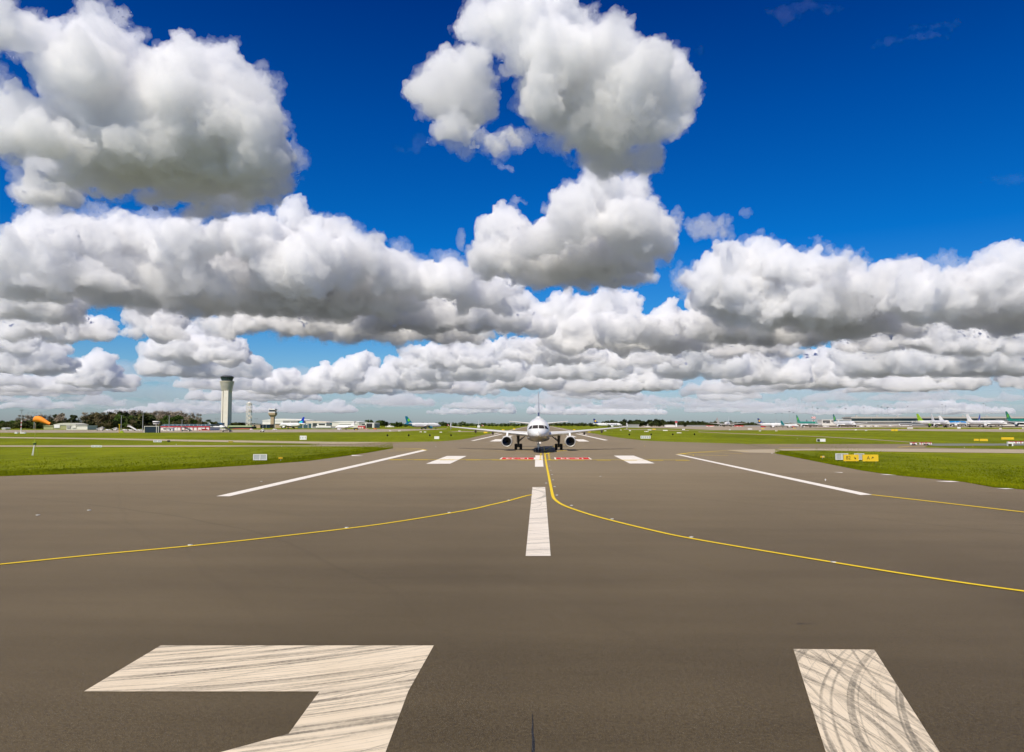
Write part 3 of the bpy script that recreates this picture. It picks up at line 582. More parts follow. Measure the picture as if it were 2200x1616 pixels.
def crown(name, seed, w, h, z0, mt, n=1500, leaf=.55, lobes=9, airy=0.0, mt2=None):
    r = random.Random(seed); V, F, M = [], [], []
    cs = []
    for i in range(lobes):
        a = r.uniform(0, 6.28); u = r.random(); rr = w*.55*math.sqrt(r.random())
        zc_ = z0+h*(.22+.62*u); cs.append((rr*math.cos(a)*(1.15-u*.7), rr*math.sin(a)*(1.15-u*.7), zc_, w*r.uniform(.18, .34)*(1.15-.4*u)))
    for i in range(n):
        x, y, z, q = cs[r.randrange(len(cs))]
        d = Vector([r.gauss(0, 1) for _ in range(3)]).normalized(); rad = q*(r.random()**(.33+airy)); p = Vector((x, y, z))+Vector((d.x, d.y, d.z*.8))*rad
        a = Vector([r.gauss(0, 1) for _ in range(3)]).normalized(); b = a.orthogonal().normalized(); s = leaf*r.uniform(.5, 1.2); o = len(V)
        V += [tuple(p-a*s-b*s*.6), tuple(p+a*s-b*s*.6), tuple(p+a*s*.7+b*s*.7), tuple(p-a*s*.6+b*s*.7)]; F.append((o, o+1, o+2, o+3)); M.append(1 if mt2 and r.random() < .35 else 0)
    me = bpy.data.meshes.new(name); me.from_pydata(V, [], F); me.materials.append(mt)
    if mt2: me.materials.append(mt2)
    me.polygons.foreach_set('material_index', M); return me
def tree_proto(name, label, seed, w, h, mt, bare=False, cat='tree', group=None, **kw):
    """unit of real size: h metres tall"""
    r = random.Random(seed+100); root = empty(name, (0, 0, 0), 0, label, cat, group)
    b = MB(); b.tube((0, 0, -.3), (0, 0, h*.45), .028*h, .018*h, BARK, 7); b.tube((0, 0, h*.45), (r.uniform(-.3, .3), 0, h*.8), .018*h, .006*h, BARK, 6)
    for i in range(26 if bare else 7):
        a = r.uniform(0, 6.28); z = h*r.uniform(.18, .6); l = w*.5*r.uniform(.5, 1); e = Vector((math.cos(a)*l, math.sin(a)*l, z+h*r.uniform(.12, .38)))
        b.tube((0, 0, z), e, .009*h, .004*h, BARK if not bare else mt, 4, False)
        if bare:
            for j in range(5):
                q = Vector((0, 0, z)).lerp(e, r.uniform(.4, 1)); b.tube(q, q+Vector((r.uniform(-1, 1), r.uniform(-1, 1), r.uniform(.3, 1.2)))*h*.10, .005*h, .003*h, mt, 3, False)
    b.build('trunk', root)
    me = crown('crown', seed, w, h, h*.12 if not bare else h*.22, mt, **kw); c = bpy.data.objects.new('crown', me); COL.objects.link(c); c.parent = root
    for q in (root,): q.hide_render = False
    return root
GB, GE, GR = 'bare brown trees in the wood left of the control tower', 'dark evergreens in the wood left of the control tower', 'green bushy trees along the left treeline'
kinds = {
 'bare': ('bare_tree', 'leafless brown tree with wind-swept twigs in the left wood', GB, 'bare trees', dict(w=9, h=12, mt=L_PB, bare=True, n=900, leaf=.34, lobes=12, airy=.25)),
 'brown': ('tree', 'brown-leaved rounded tree in the left wood', 'brown rounded trees in the left wood', 'tree', dict(w=10, h=12, mt=L_BR, n=1500, leaf=.42, lobes=12, airy=.1, mt2=L_OL)),
 'dark': ('evergreen_tree', 'dark dense evergreen in the left treeline', GE, 'tree', dict(w=8.5, h=12, mt=L_DK, n=1700, leaf=.45, lobes=9)),
 'green': ('tree', 'rounded green tree in the left treeline', GR, 'tree', dict(w=11, h=10, mt=L_GR, n=1500, leaf=.5, lobes=10)),
 'bush': ('bush', 'low dark green bush along the left treeline', 'bushes along the left treeline', 'bush', dict(w=10, h=6, mt=L_HD, n=1000, leaf=.5, lobes=9, mt2=L_OL)),
 'farg': ('tree', 'rounded dark green tree in the distant treeline right of the runway', 'distant trees right of the runway', 'tree', dict(w=14, h=11, mt=L_HD, n=900, leaf=.75, lobes=9)),
 'farl': ('tree', 'rounded green tree in the treeline between the hangars and the head-on airliner', 'trees between the hangars and the airliner', 'tree', dict(w=14, h=11, mt=L_GR, n=900, leaf=.75, lobes=9, mt2=L_HD)),
}
PRO, USED = {}, set()
def tree(kind, px, ytop, D, wsc=1.0, lean=0.0, seed=0):
    nm, lab, grp, cat, kw = kinds[kind]; var = seed % 3; key = (kind, var); 
    if key not in PRO: PRO[key] = (tree_proto(nm, lab, 31*var+len(kind)*7+3, cat=cat if cat != 'bare trees' else 'tree', group=grp, **kw), kw['h'])
    pr, h = PRO[key]; o = pr if key not in USED else copy_tree(pr); USED.add(key)
    top = atY(px, ytop, D).z; s = top/(h*.93); o.location = (atY(px, 911, D).x, D, 0); o.scale = (s*wsc, s*wsc, s); o.rotation_euler = (0, lean, (seed*2.39) % 6.28 if not lean else 0)
    return o
R_ = random.Random(12)
# left wood, column by column: (from, to, top row, kinds, distance)
for x0, x1, y, ks, D, st in ((-10, 50, 908, ('bush', 'bush', 'green'), 720, 9), (18, 50, 905.5, ('green',), 740, 12), (48, 96, 897, ('bare', 'bare'), 760, 8), (50, 112, 906, ('bush', 'green'), 700, 9), (98, 122, 897, ('bare', 'bare'), 730, 9), (118, 140, 893, ('dark', 'bare', 'dark'), 700, 8), (140, 156, 902, ('dark',), 700, 8), (100, 170, 909, ('bush',), 690, 9),
    (186, 222, 891, ('bare', 'brown'), 760, 8), (186, 240, 893.5, ('brown', 'dark', 'brown'), 700, 7.5), (215, 262, 890.5, ('brown', 'dark'), 690, 8), (258, 312, 889, ('bare', 'dark', 'bare'), 740, 7), (262, 330, 896, ('green', 'dark', 'bush'), 680, 9), (312, 398, 890.5, ('bare', 'bare', 'bare'), 760, 6), (312, 350, 900, ('brown', 'green'), 720, 9), (362, 395, 897.5, ('green',), 700, 11), (180, 310, 905, ('dark', 'brown', 'bush'), 665, 8), (330, 430, 905, ('bush', 'green', 'brown'), 700, 9)):
    x = x0; i = 0
    while x < x1:
        tree(ks[i % len(ks)], x+R_.uniform(-2, 2), y+R_.uniform(-1.2, 2.5), D*R_.uniform(.97, 1.03), R_.uniform(.85, 1.25), 0, R_.randrange(99)); x += st; i += 1
tree('dark', 160.5, 894.5, 690, 1.1, 0, 1); tree('bare', 405, 893, 760, .8, .25, 0); tree('bare', 416, 892.5, 760, .7, .35, 1); tree('bare', 398, 896, 750, .9, .2, 2)
tree('green', 424, 905, 800, 1.3, 0, 1); tree('green', 449, 905, 820, 1.4, 0, 2); tree('bush', 437, 910, 800, 1.2, 0, 0); tree('bush', 462, 909, 820, 1.3, 0, 1)
for px, y in ((503, 909.5), (512, 909), (522, 910), (530, 909.6), (540, 911)): tree('bush', px, y, 1240, 1.2, 0, int(px))
for x0, x1, y, D, st in ((806, 836, 907, 1150, 8), (842, 876, 911, 1100, 7), (880, 960, 911.2, 1250, 9), (920, 965, 909.5, 1400, 9), (960, 1125, 912, 1300, 9)):
    x = x0
    while x < x1: tree('farl', x+R_.uniform(-2, 2), y+R_.uniform(-1.4, 1.2), D*R_.uniform(.97, 1.03), R_.uniform(.9, 1.4), 0, R_.randrange(99)); x += st
tree('farl', 820, 904.6, 1120, .9, 0, 2); tree('farl', 852, 908.6, 1100, .9, 0, 0); tree('farl', 861, 908.8, 1105, .9, 0, 1); tree('farl', 790, 904.6, 1150, .8, 0, 1); tree('farl', 797, 905.2, 1150, .8, 0, 0)
for x0, x1, y, D, st in ((1195, 1300, 910.6, 1350, 9), (1300, 1420, 905, 1500, 8.5), (1325, 1400, 908.5, 1300, 9), (1418, 1500, 906, 1500, 8.5), (1400, 1520, 911, 1330, 9), (1500, 1545, 907.5, 1500, 9), (1552, 1600, 907.5, 1600, 9), (1600, 1640, 909, 1500, 9)):
    x = x0
    while x < x1: tree('farg', x+R_.uniform(-2, 2), y+R_.uniform(-1.6, 1.4), D*R_.uniform(.97, 1.03), R_.uniform(.9, 1.3), 0, R_.randrange(99)); x += st
# far-off woods that read as one mass, and the low rise they stand on
def wood(name, spans, D, seed, mt, label, n=9000, leaf=2.2):
    r = random.Random(seed); V, F = [], []; k = D/F_PX
    for i in range(n):
        x0, x1, yt = spans[r.randrange(len(spans))]; px = r.uniform(x0, x1); hh = (HOR-yt)*k+H_CAM; hh *= .72+.28*math.sin(px*.21)*math.sin(px*.083+1)+.12*math.sin(px*.9)
        dd = D+r.uniform(0, 60); p = Vector((atY(px, 911, dd).x, dd, hh*math.sqrt(r.random()))); a = Vector([r.gauss(0, 1) for _ in range(3)]).normalized(); b = a.orthogonal().normalized(); s = leaf*r.uniform(.5, 1.2); o = len(V)
        V += [tuple(p-a*s-b*s*.7), tuple(p+a*s-b*s*.7), tuple(p+a*s*.7+b*s), tuple(p-a*s*.6+b*s)]; F.append((o, o+1, o+2, o+3))
    me = bpy.data.meshes.new(name); me.from_pydata(V, [], F); me.materials.append(mt); o = bpy.data.objects.new(name, me); COL.objects.link(o); return tag(o, label, 'woodland', kind='stuff')
L_HZ = leaf_mat('distant_foliage', (.085, .105, .060), .3)
wood('woodland', [(i, i+60, y) for i, y in zip(range(760, 1200, 60), (909, 910, 909, 907, 909.5, 909.5, 910, 910))]+[(-60, 60, 909), (60, 190, 909.5), (430, 560, 910.5), (560, 760, 912)], 2100, 3, L_HZ, 'distant wood on the horizon left of the airliner', 12000)
wood('woodland', [(i, i+60, y) for i, y in zip(range(1180, 1840, 60), (909.5, 909, 906, 904.5, 906, 907.5, 907, 909, 909.5, 910, 911))]+[(1840, 2300, 912)], 2100, 4, L_HZ, 'distant wood on the horizon right of the airliner', 14000)
wood('woodland', [(-60, 180, 914), (180, 440, 913)], 790, 6, L_HD, 'undergrowth below the left treeline', 6000, 1.0)
m = MB()
for x0, x1, z in ((760, 1200, 5), (1180, 1840, 8)):
    a, b_ = atY(x0, 911, 2180).x, atY(x1, 911, 2180).x; n = 24; T = [(a+(b_-a)*i/n, 2250, -.5+z*math.sin(math.pi*i/n)**.5) for i in range(n+1)]; m.loft([[Vector((x, 2160, -1)) for x, y, q in T], [Vector(q) for q in T], [Vector((x, 2600, -1)) for x, y, q in T]], L_HZ, closed=False, caps=False)
tag(m.build('hills'), kind='structure')
# ---------- buildings and towers
CRM = mat('cream_concrete', (.74, .69, .60), .75, var=.06, scale=.3); CRM2 = mat('shaded_concrete', (.46, .41, .33), .8, var=.07, scale=.3); STN = mat('brown_stone', (.42, .32, .20), .85, var=.15, scale=.4)  # CRM2 is a darker copy of the cream, shade put into its colour
WCL = mat('white_cladding', (.80, .78, .73), .6, var=.05, scale=.15); GCL = mat('grey_cladding', (.34, .33, .31), .6, var=.12, scale=.3); PCL = mat('pale_cladding', (.70, .67, .60), .6, var=.06, scale=.15)
BGL = mat('blue_glazing', (.05, .10, .12), .3, var=.3, scale=.15); DGL = mat('dark_glazing', (.015, .035, .05), .12, var=.4, scale=.2); TGL = mat('teal_glazing', (.09, .15, .14), .45, var=.3)
GRM = mat('galvanised_grey', (.42, .42, .40), .5, .2); RDP = mat('red_steel', (.50, .025, .03), .5); LGN = mat('pale_green_roof', (.38, .47, .26), .7, var=.1, scale=.3); DRK = mat('dark_recess', (.02, .02, .02), .8)
KHK = mat('khaki_cladding', (.36, .36, .17), .7, var=.15, scale=.3); BLU = mat('blue_panel', (.05, .16, .38), .4, var=.1); SAL = mat('salmon_red', (.62, .12, .08), .6, var=.1); YLW = mat('yellow_gloss', (.80, .52, .02), .5, var=.06)
WHP = mat('white_gloss', (.82, .80, .76), .4, var=.04); BOX_G = mat('grey_panel', (.42, .43, .42), .5, var=.08, scale=3); ORG = mat('orange_cloth', (.95, .29, .015), .7, var=.1, scale=6); DBX = mat('blue_black_panel', (.012, .022, .035), .4)
def house(name, label, cat, px0, px1, top, D, depth, wall, roof=None, rise=0, base=None, group=None, eave=None, parts=()):
    """box building from pixel columns and eaves row at distance D; optional low gable/arched roof"""
    a, b = atY(px0, top, D), atY(px1, top, D); w = b.x-a.x; h = a.z; cx = (a.x+b.x)/2
    r = empty(name, (cx, D, 0), 0, label, cat, group)
    m = MB(); m.bx(-w/2, w/2, 0, depth, -.2, h, wall); wl = m.build('wall', r)
    k = D/F_PX
    m = MB()
    if rise:
        n = 12; rp = [(-w/2-.4*k+(w+.8*k)*i/n, h+rise*k*math.sin(math.pi*(.08+.84*i/n))) for i in range(n+1)]
        m.prism([(x, -.5, z) for x, z in rp]+[(w/2+.4*k, -.5, h-.1), (-w/2-.4*k, -.5, h-.1)], (0, depth+1, 0), roof or wall)
    else: m.bx(-w/2-.3*k, w/2+.3*k, -.4, depth+.4, h+.003, h+.9*k, roof or wall)
    m.build('roof', r)
    for nm, x0, x1, y0, y1, mt in parts:
        p0, p1 = atY(x0, y0, D), atY(x1, y1, D); q = MB(); q.bx(p0.x-cx, p1.x-cx, -.45-.02*(len(nm)), .3, max(0, p1.z), p0.z, mt); q.build(nm, r)
    return r
# tall control tower
D = 1240; c = atY(481.3, 911, D); k = D/F_PX; t = empty('control_tower', (c.x, D, 0), 0, 'tall white flared control tower with dark glazed cab, at left', 'tower')
zz = lambda y: (HOR-y)*k+H_CAM
m = MB(); hw = 8.3*k; top = zz(838.5)
for x0, x1, y0, y1, mt in ((-hw, -4.2*k, 0, 14, CRM), (-2.0*k, hw, -1.2, 15, CRM)):
    m.prism([(x0, y0+2*(x0 == -hw), 0), (x1, y0, 0), (x1, y1, 0), (x0, y1, 0)], (0, 0, top), mt)
m.bx(-4.3*k, -1.9*k, 3.0, 14, 0, top, DRK); m.build('shaft', t)
m = MB()
for i, y in enumerate(np.linspace(856, 882, 8)):
    x = -3.1*k+(.35*k if i % 2 else -.35*k); m.bx(x-.9*k, x+.9*k, 1.0, 3.0, zz(y+1.3), zz(y-.5), CRM)
m.build('stair_landing', t)
m = MB(); pr = []; nb = 8
z0, z1, r0, r1 = zz(839.5), zz(818), 11.0*k, 15.3*k
for i in range(nb):
    a = z0+(z1-z0)*i/nb; b_ = z0+(z1-z0)*(i+1)/nb; ra = r0+(r1-r0)*((i/nb)**.85); rb = r0+(r1-r0)*(((i+1)/nb)**.85)
    pr += [(a, ra-1.8), (a, ra), (b_-.95, rb), (b_-.95, rb-1.8)]
pr = [(z0, 0)]+pr+[(z1, r1), (z1+.6, r1+.1), (z1+.6, 0)]
m.lathe((0, 8, 0), (0, 0, 1), pr, CRM, 40); m.build('flared_drum', t)
m = MB(); m.lathe((0, 8, 0), (0, 0, 1), [(z1+.6, 10.6*k), (zz(808.6), 13.6*k)], DGL, 20); cab = m.build('cab', t)
for i in range(20):
    a = 2*math.pi*i/20; q = MB(); q.tube((10.65*k*math.cos(a), 8+10.65*k*math.sin(a), z1+.6), (13.65*k*math.cos(a), 8+13.65*k*math.sin(a), zz(808.6)), .18, .18, TGL, 5); q.build('mullion', cab)
m = MB(); m.lathe((0, 8, 0), (0, 0, 1), [(zz(808.6), 0), (zz(808.6), 14.2*k), (zz(807.4), 14.0*k), (zz(805), 9*k), (zz(804.6), 0)], mat('dark_roof', (.05, .055, .06), .5), 32); m.build('roof', t)
m = MB(); m.tube((3, 8, zz(805)), (3, 8, zz(799)), .15, .06, GRM, 5); m.build('antenna', t)
# open lattice tower
D = 1150; c = atY(533, 911, D); k = D/F_PX; t = empty('lattice_tower', (c.x, D, 0), 0, 'pale open lattice tower between the tall control tower and the stone tower', 'tower')
zz = lambda y: (HOR-y)*k+H_CAM; hw = 4.3*k; H1, H2 = 0, zz(866)
for sx in (-1, 1):
    for sy in (0, 1): m = MB(); m.tube((sx*hw, sy*2*hw, 0), (sx*hw, sy*2*hw, H2), .48, .42, CRM, 6); m.build('leg', t)
m = MB(); n = 11
for i in range(n):
    a, b_ = H2*i/n, H2*(i+1)/n
    for sy in (0, 2*hw):
        m.bx(-hw, hw, sy-.1, sy+.1, b_-.3, b_, CRM2); m.tube((-hw, sy, a) if (i+(sy > 0)) % 2 else (hw, sy, a), (hw, sy, b_) if (i+(sy > 0)) % 2 else (-hw, sy, b_), .30, .30, CRM, 5)
    if i % 3 == 1: m.bx(0, hw, hw*.6, hw*1.4, a+.3, b_-.8, CRM2)
m.build('bracing', t)
m = MB(); m.lathe((0, hw, 0), (0, 0, 1), [(H2, hw*.9), (H2+1.2, hw*.8), (H2+2.2, hw*.4), (H2+2.8, .1)], CRM, 12); m.build('cap', t)
# old stone control tower
D = 900; c = atY(584.5, 911, D); k = D/F_PX; t = empty('stone_control_tower', (c.x, D, 0), 0, 'short brown stone control tower with white-roofed cab beside the white arched hangar', 'tower')
zz = lambda y: (HOR-y)*k+H_CAM
m = MB(); m.bx(-3.5*k, 3.5*k, 0, 7*k, 0, zz(896), STN); m.build('shaft', t)
m = MB(); m.loft([[Vector((x*r, 3.5*k+y*r, zz(z))) for x, y in ((-1, -1), (1, -1), (1, 1), (-1, 1))] for r, z in ((3.5*k, 896), (6.8*k, 891.5), (7.2*k, 890), (7.2*k, 886.5))], STN); m.build('corbel', t)
m = MB(); m.bx(-7.2*k, 7.2*k, -3.7*k, 10.7*k, zz(886.5)+.003, zz(884.5), WCL); m.build('balcony', t)
m = MB(); m.loft([[Vector((x*r, 3.5*k+y*r, zz(z))) for x, y in ((-1, -1), (1, -1), (1, 1), (-1, 1))] for r, z in ((5.6*k, 884.5), (6.6*k, 880.6))], DGL); m.build('cab', t)
m = MB(); m.bx(-7*k, 7*k, -3.5*k, 10.5*k, zz(880.6), zz(878), WCL); m.build('roof', t)
for x in (-2, 3): m = MB(); m.tube((x, 3*k, zz(878)), (x, 3*k, zz(875.5)), .1, .05, RDP, 5); m.build('antenna', t)
# left edge buildings
house('shed', 'khaki shed with curved roof and white doors among the trees at far left', 'shed', 116, 163, 913.5, 640, 18, KHK, mat('pale_roof', (.55, .54, .44), .6), 4.8, parts=(('door', 117, 129, 912.8, 919.5, WHP),))
house('lean_to', 'low khaki lean-to on the left side of the curved-roof shed', 'shed', 94, 115, 915.5, 642, 12, KHK, KHK, 1.4)
house('storage_building', 'white flat-roofed storage building right of the khaki shed', 'building', 143, 188, 915.2, 620, 14, PCL, PCL, 0, parts=(('door', 144, 152, 914.6, 920, GCL), ('door', 156, 164, 915, 920, PCL)))
house('cottage', 'little white cottage at the left edge below the hedge', 'cottage', 4, 12, 920.5, 640, 6, WHP, WHP, 1.5)
# dark framed shelter with post-mounted drum
a, b_ = atY(310.5, 916.5, 412), atY(341, 916.5, 412); t = empty('blast_screen', ((a.x+b_.x)/2, 412, 0), 0, 'dark panelled shelter in a pale frame at the apron edge', 'shelter'); w = (b_.x-a.x)/2
m = MB(); m.bx(-w+.25, w-.25, 0, 2.5, 0, a.z-.15, DBX); m.build('panel', t)
for x in (-w, w*.72, w-.02): m = MB(); m.bx(x-.12, x+.14, -.25, -.02, 0, a.z, PCL); m.build('post', t)
m = MB(); m.bx(-w-.1, w+.1, -.28, 2.6, a.z, a.z+.25, PCL); m.build('roof', t)
c = atY(335.5, 911, 500); kk = 500/F_PX; t = empty('observation_cab', (c.x, 500, 0), 0, 'round white observation cab on a post above the dark shelter', 'cab'); zz = lambda y: (HOR-y)*kk+H_CAM
m = MB(); m.tube((0, 0, 0), (0, 0, zz(911)), .35, .35, PCL); m.build('post', t)
m = MB(); m.lathe((0, 0, 0), (0, 0, 1), [(zz(911.4), 0), (zz(911.4), 6*kk), (zz(909.6), 6.5*kk), (zz(909.6), 5.5*kk)], WHP, 20); m.build('deck', t)
m = MB(); m.lathe((0, 0, 0), (0, 0, 1), [(zz(909.6), 5.4*kk), (zz(907), 6.2*kk)], DGL, 20); m.build('glazing', t)
m = MB(); m.lathe((0, 0, 0), (0, 0, 1), [(zz(907), 6*kk), (zz(907), 7.4*kk), (zz(905), 7*kk), (zz(904.6), 0)], WHP, 20); m.build('roof', t)
# red and white pier building
D = 560; kk = D/F_PX; a, b_ = atY(345.5, 911, D), atY(451, 911, D); t = empty('pier_building', ((a.x+b_.x)/2, D, 0), 0, 'long low pier with dark glazed roof, red fascia and white bays', 'terminal'); w = (b_.x-a.x)/2; zz = lambda y: (HOR-y)*kk+H_CAM
m = MB(); m.bx(-w, w, 0, 18, 0, zz(918), PCL); m.build('wall', t)
m = MB(); m.prism([(-w, 0, zz(916)), (-w, 0, zz(914.5)), (-w, 5, zz(911.6)), (-w, 16, zz(911.6)), (-w, 18, zz(916))], (2*w, 0, 0), BGL); rf = m.build('glazed_roof', t)
m = MB(); m.bx(-w-.2, w+.2, -.5, -.02, zz(918), zz(916), RDP); m.build('fascia', t)
n = 12
for i in range(n):
    x = -w+2*w*(i+.5)/n
    m = MB(); m.bx(x-w/n*.62, x+w/n*.62, -.12, -.002, zz(921.5), zz(918.8), WHP); m.build('window', t)
    m = MB(); m.bx(x+w/n*.85, x+w/n*1.05, -.6, -.13, 0, zz(918), RDP if i % 3 else WHP); m.build('post', t)
    if i: m = MB(); m.bx(x-w/n-.12, x-w/n+.12, -.1, 4.9, zz(914.5), zz(912.9), WHP); m.build('roof_rib', t)
m = MB(); m.bx(w*.55, w, -.4, -.13, 0, zz(923.5), RDP); m.build('red_panel', t)
house('kiosk', 'cream kiosk with two dark windows before the red-trimmed pier', 'kiosk', 350.5, 358, 920, 520, 3, CRM, CRM, 0, parts=(('window', 352, 353.5, 921, 922.4, DRK), ('window', 355, 356.5, 921, 922.4, DRK)))
house('kiosk', 'white kiosk with arched openings right of the cream kiosk', 'kiosk', 360, 370.5, 919.5, 520, 3, WHP, WHP, .6, parts=(('window', 362, 364, 921, 922.6, DRK), ('door', 366, 367.5, 921.5, 924.6, DRK)))
# blue glazed block at the tower foot, blast-fence grey and green buildings
house('blue_block', 'small blue glazed block at the foot of the tall control tower', 'building', 466.5, 476.5, 909.3, 900, 8, BLU, BLU, 0, parts=(('window', 468, 471, 911, 913, BGL), ('window', 472, 475, 911, 913, BGL)))
house('annex', 'long low building with pale green roof right of the tall control tower', 'building', 492, 540, 917.2, 760, 14, DRK, LGN, 0, parts=(('fascia', 491, 541, 914.2, 917.2, LGN),))
house('covered_walkway', 'long salmon-red covered walkway below the green-roofed building', 'walkway', 500, 540, 921.2, 700, 4, SAL, SAL, .8, parts=(('panel', 515, 522, 922.6, 924.4, YLW),))
house('stone_block', 'brown stone block right of the green-roofed building', 'building', 541, 559, 912.6, 860, 12, STN, GCL, 0, parts=(('recess', 545.5, 548, 913.6, 922, DRK),))
house('glazed_block', 'dark glazed block left of the stone tower', 'building', 559, 580, 912.6, 862, 12, DGL, GCL, 0, parts=(('mullion', 565, 565.4, 913, 922, GCL), ('mullion', 572, 572.4, 913, 922, GCL)))
house('stone_block', 'brown stone block between the stone tower and the grey hangar', 'building', 591, 607, 911.5, 870, 12, STN, DRK, 0, parts=(('recess', 604.5, 606.5, 911.8, 922, DRK),))
house('hangar', 'white hangar with shallow arched roof behind the stone tower', 'hangar', 564, 650, 904.2, 1000, 60, WCL, WCL, 4.6)
house('hangar', 'grey and tan hangar behind the blue-finned airliner', 'hangar', 608, 640, 904.6, 950, 30, GCL, GCL, 0, parts=(('lower_wall', 608.3, 639.7, 911, 921, STN), ('chimney', 622.8, 624.6, 905.6, 914, PCL)))
house('glazed_hall', 'blue glass hall right of the blue-finned airliner', 'building', 640, 670, 910.2, 850, 20, BGL, PCL, 0, parts=(('mullion', 650.6, 651.6, 910.6, 924, PCL), ('mullion', 661.8, 662.6, 911, 920, PCL), ('end_frame', 669.4, 671.6, 909, 920, CRM), ('low_wall', 648, 668, 923.4, 924.8, PCL)))
house('hangar', 'cream gabled hangar above the blue glass hall', 'hangar', 641, 701, 908.8, 980, 40, WCL, mat('cream_roof', (.74, .66, .54), .6), 4.2, parts=(('door', 685, 698, 910.6, 913, DRK), ('door', 672, 682, 914.5, 917, DRK)))
house('grey_shed', 'long low grey shed before the two pale hangars', 'shed', 671, 722, 917.0, 800, 12, GCL, GCL, 0, parts=(('canopy', 679, 711, 915.4, 918.8, WHP),))
house('hangar', 'large pale hangar with arched roof behind the right business jet', 'hangar', 713, 771, 907.3, 980, 50, PCL, WCL, 2.6, parts=(('sign_band', 728, 768, 908.5, 912, WCL), ('dark_panel', 708.5, 713, 908.4, 912.6, BGL)))
house('open_hangar', 'open-fronted end of the pale hangar with dark bay and pale pillars', 'hangar', 771, 805, 909.5, 940, 30, GCL, WCL, 1.2, parts=(('bay', 778, 785, 911, 916, DRK), ('bay', 788, 800, 911, 920.5, DRK), ('pillar', 784.6, 787.4, 909.6, 922, PCL), ('pillar', 800, 803.5, 909.6, 922, PCL)))
t = house('striped_booth', 'red and white striped booth beside the right business jet', 'booth', 769, 784, 914.5, 780, 5, RDP, WHP, 0, parts=[('stripe', x, x+2, 917.2, 923, WHP) for x in (770.6, 774.4, 778.4)])
house('low_office', 'long white low building between the trees left of the teal-finned airliner', 'building', 828, 846, 912.6, 1150, 10, WHP, WHP, .8)
# beyond the right wing
house('brick_grey_store', 'plain grey store with buff base beyond the right wing tip', 'building', 1348, 1373, 912.8, 980, 14, GCL, GCL, 0, parts=(('lower_wall', 1351, 1372, 919, 921, STN),))
house('white_store', 'long white store left of the red-topped hut', 'building', 1429, 1450, 913.4, 1250, 10, WHP, WHP, .6)
house('farmhouse', 'small white roofed house among the trees right of the grey store', 'house', 1386, 1396, 912, 1350, 8, WHP, WHP, .9)
c = atY(1453, 911, 1250); kk = 1250/F_PX; t = empty('beacon_hut', (c.x, 1250, 0), 0, 'red-capped white beacon hut by the treeline', 'hut'); zz = lambda y: (HOR-y)*kk+H_CAM
m = MB(); m.lathe((0, 0, 0), (0, 0, 1), [(0, 2*kk), (zz(910.6), 1.6*kk), (zz(908.4), 2.8*kk), (zz(908.2), 0)], WHP, 12); m.build('wall', t); m = MB(); m.lathe((0, 0, 0), (0, 0, 1), [(zz(908.2), 3*kk), (zz(905.6), 2.2*kk), (zz(905), 0)], RDP, 12); m.build('roof', t)
house('long_wall', 'long grey fence wall below the treeline right of the red-topped hut', 'wall', 1450, 1518, 914.6, 1300, 2, GCL, GCL, 0)
house('long_wall', 'long grey fence wall left of the navy-finned airliner', 'wall', 1600, 1650, 914.9, 1310, 2, GCL, GCL, 0)
house('red_store', 'low red and cream store behind the nose-on widebody', 'building', 1518, 1533, 914.8, 1240, 6, CRM, RDP, 0, parts=(('door', 1522, 1524, 915.8, 917.4, RDP),))
house('red_store', 'low striped red store right of the nose-on widebody', 'building', 1578, 1597, 914.9, 1240, 6, mat('pink_wall', (.55, .20, .16), .7), RDP, 0, parts=(('door', 1583, 1585, 916, 917.4, WHP), ('door', 1590, 1592, 916, 917.4, WHP)))
c = atY(1541.5, 911, 1700); kk = 1700/F_PX; t = empty('church_tower', (c.x, 1700, 0), 0, 'grey square tower with a thin spire behind the nose-on widebody', 'tower'); zz = lambda y: (HOR-y)*kk+H_CAM
m = MB(); m.bx(-4*kk, 4*kk, 0, 8*kk, 0, zz(903.5), GCL); m.build('wall', t); m = MB(); m.bx(-1.6*kk, 1.8*kk, 1, 7, zz(903.5), zz(900.5), GCL); m.tube((0, 3, zz(900.5)), (0, 3, zz(896)), .5, .1, RDP, 6); m.build('spire', t)
# chequered water tower
c = atY(1749, 911, 1300); kk = 1300/F_PX; t = empty('chequered_tower', (c.x, 1300, 0), 0, 'red and white chequered tank on slender legs', 'tower'); zz = lambda y: (HOR-y)*kk+H_CAM
m = MB(); RW = mat('pink_red_check', (.60, .07, .07), .6)
for i in range(4):
    for j in range(3): m.bx((-3.5+i*1.75)*kk, (-1.75+i*1.75)*kk, 0, 6*kk, zz(899.9-j*1.5), zz(898.4-j*1.5), RW if (i+j) % 2 else WHP)
m.build('tank', t)
for x in (-2.6, 2.6): m = MB(); m.tube((x*kk, 2, 0), (x*kk*.8, 2, zz(899.9)), .4, .35, WHP, 6); m.build('leg', t)
m = MB(); m.tube((-2.6*kk, 2, 2), (2.2*kk, 2, zz(900)), .3, .3, RDP, 5); m.tube((2.6*kk, 2, 2), (-2.2*kk, 2, zz(900)), .3, .3, RDP, 5); m.build('bracing', t)
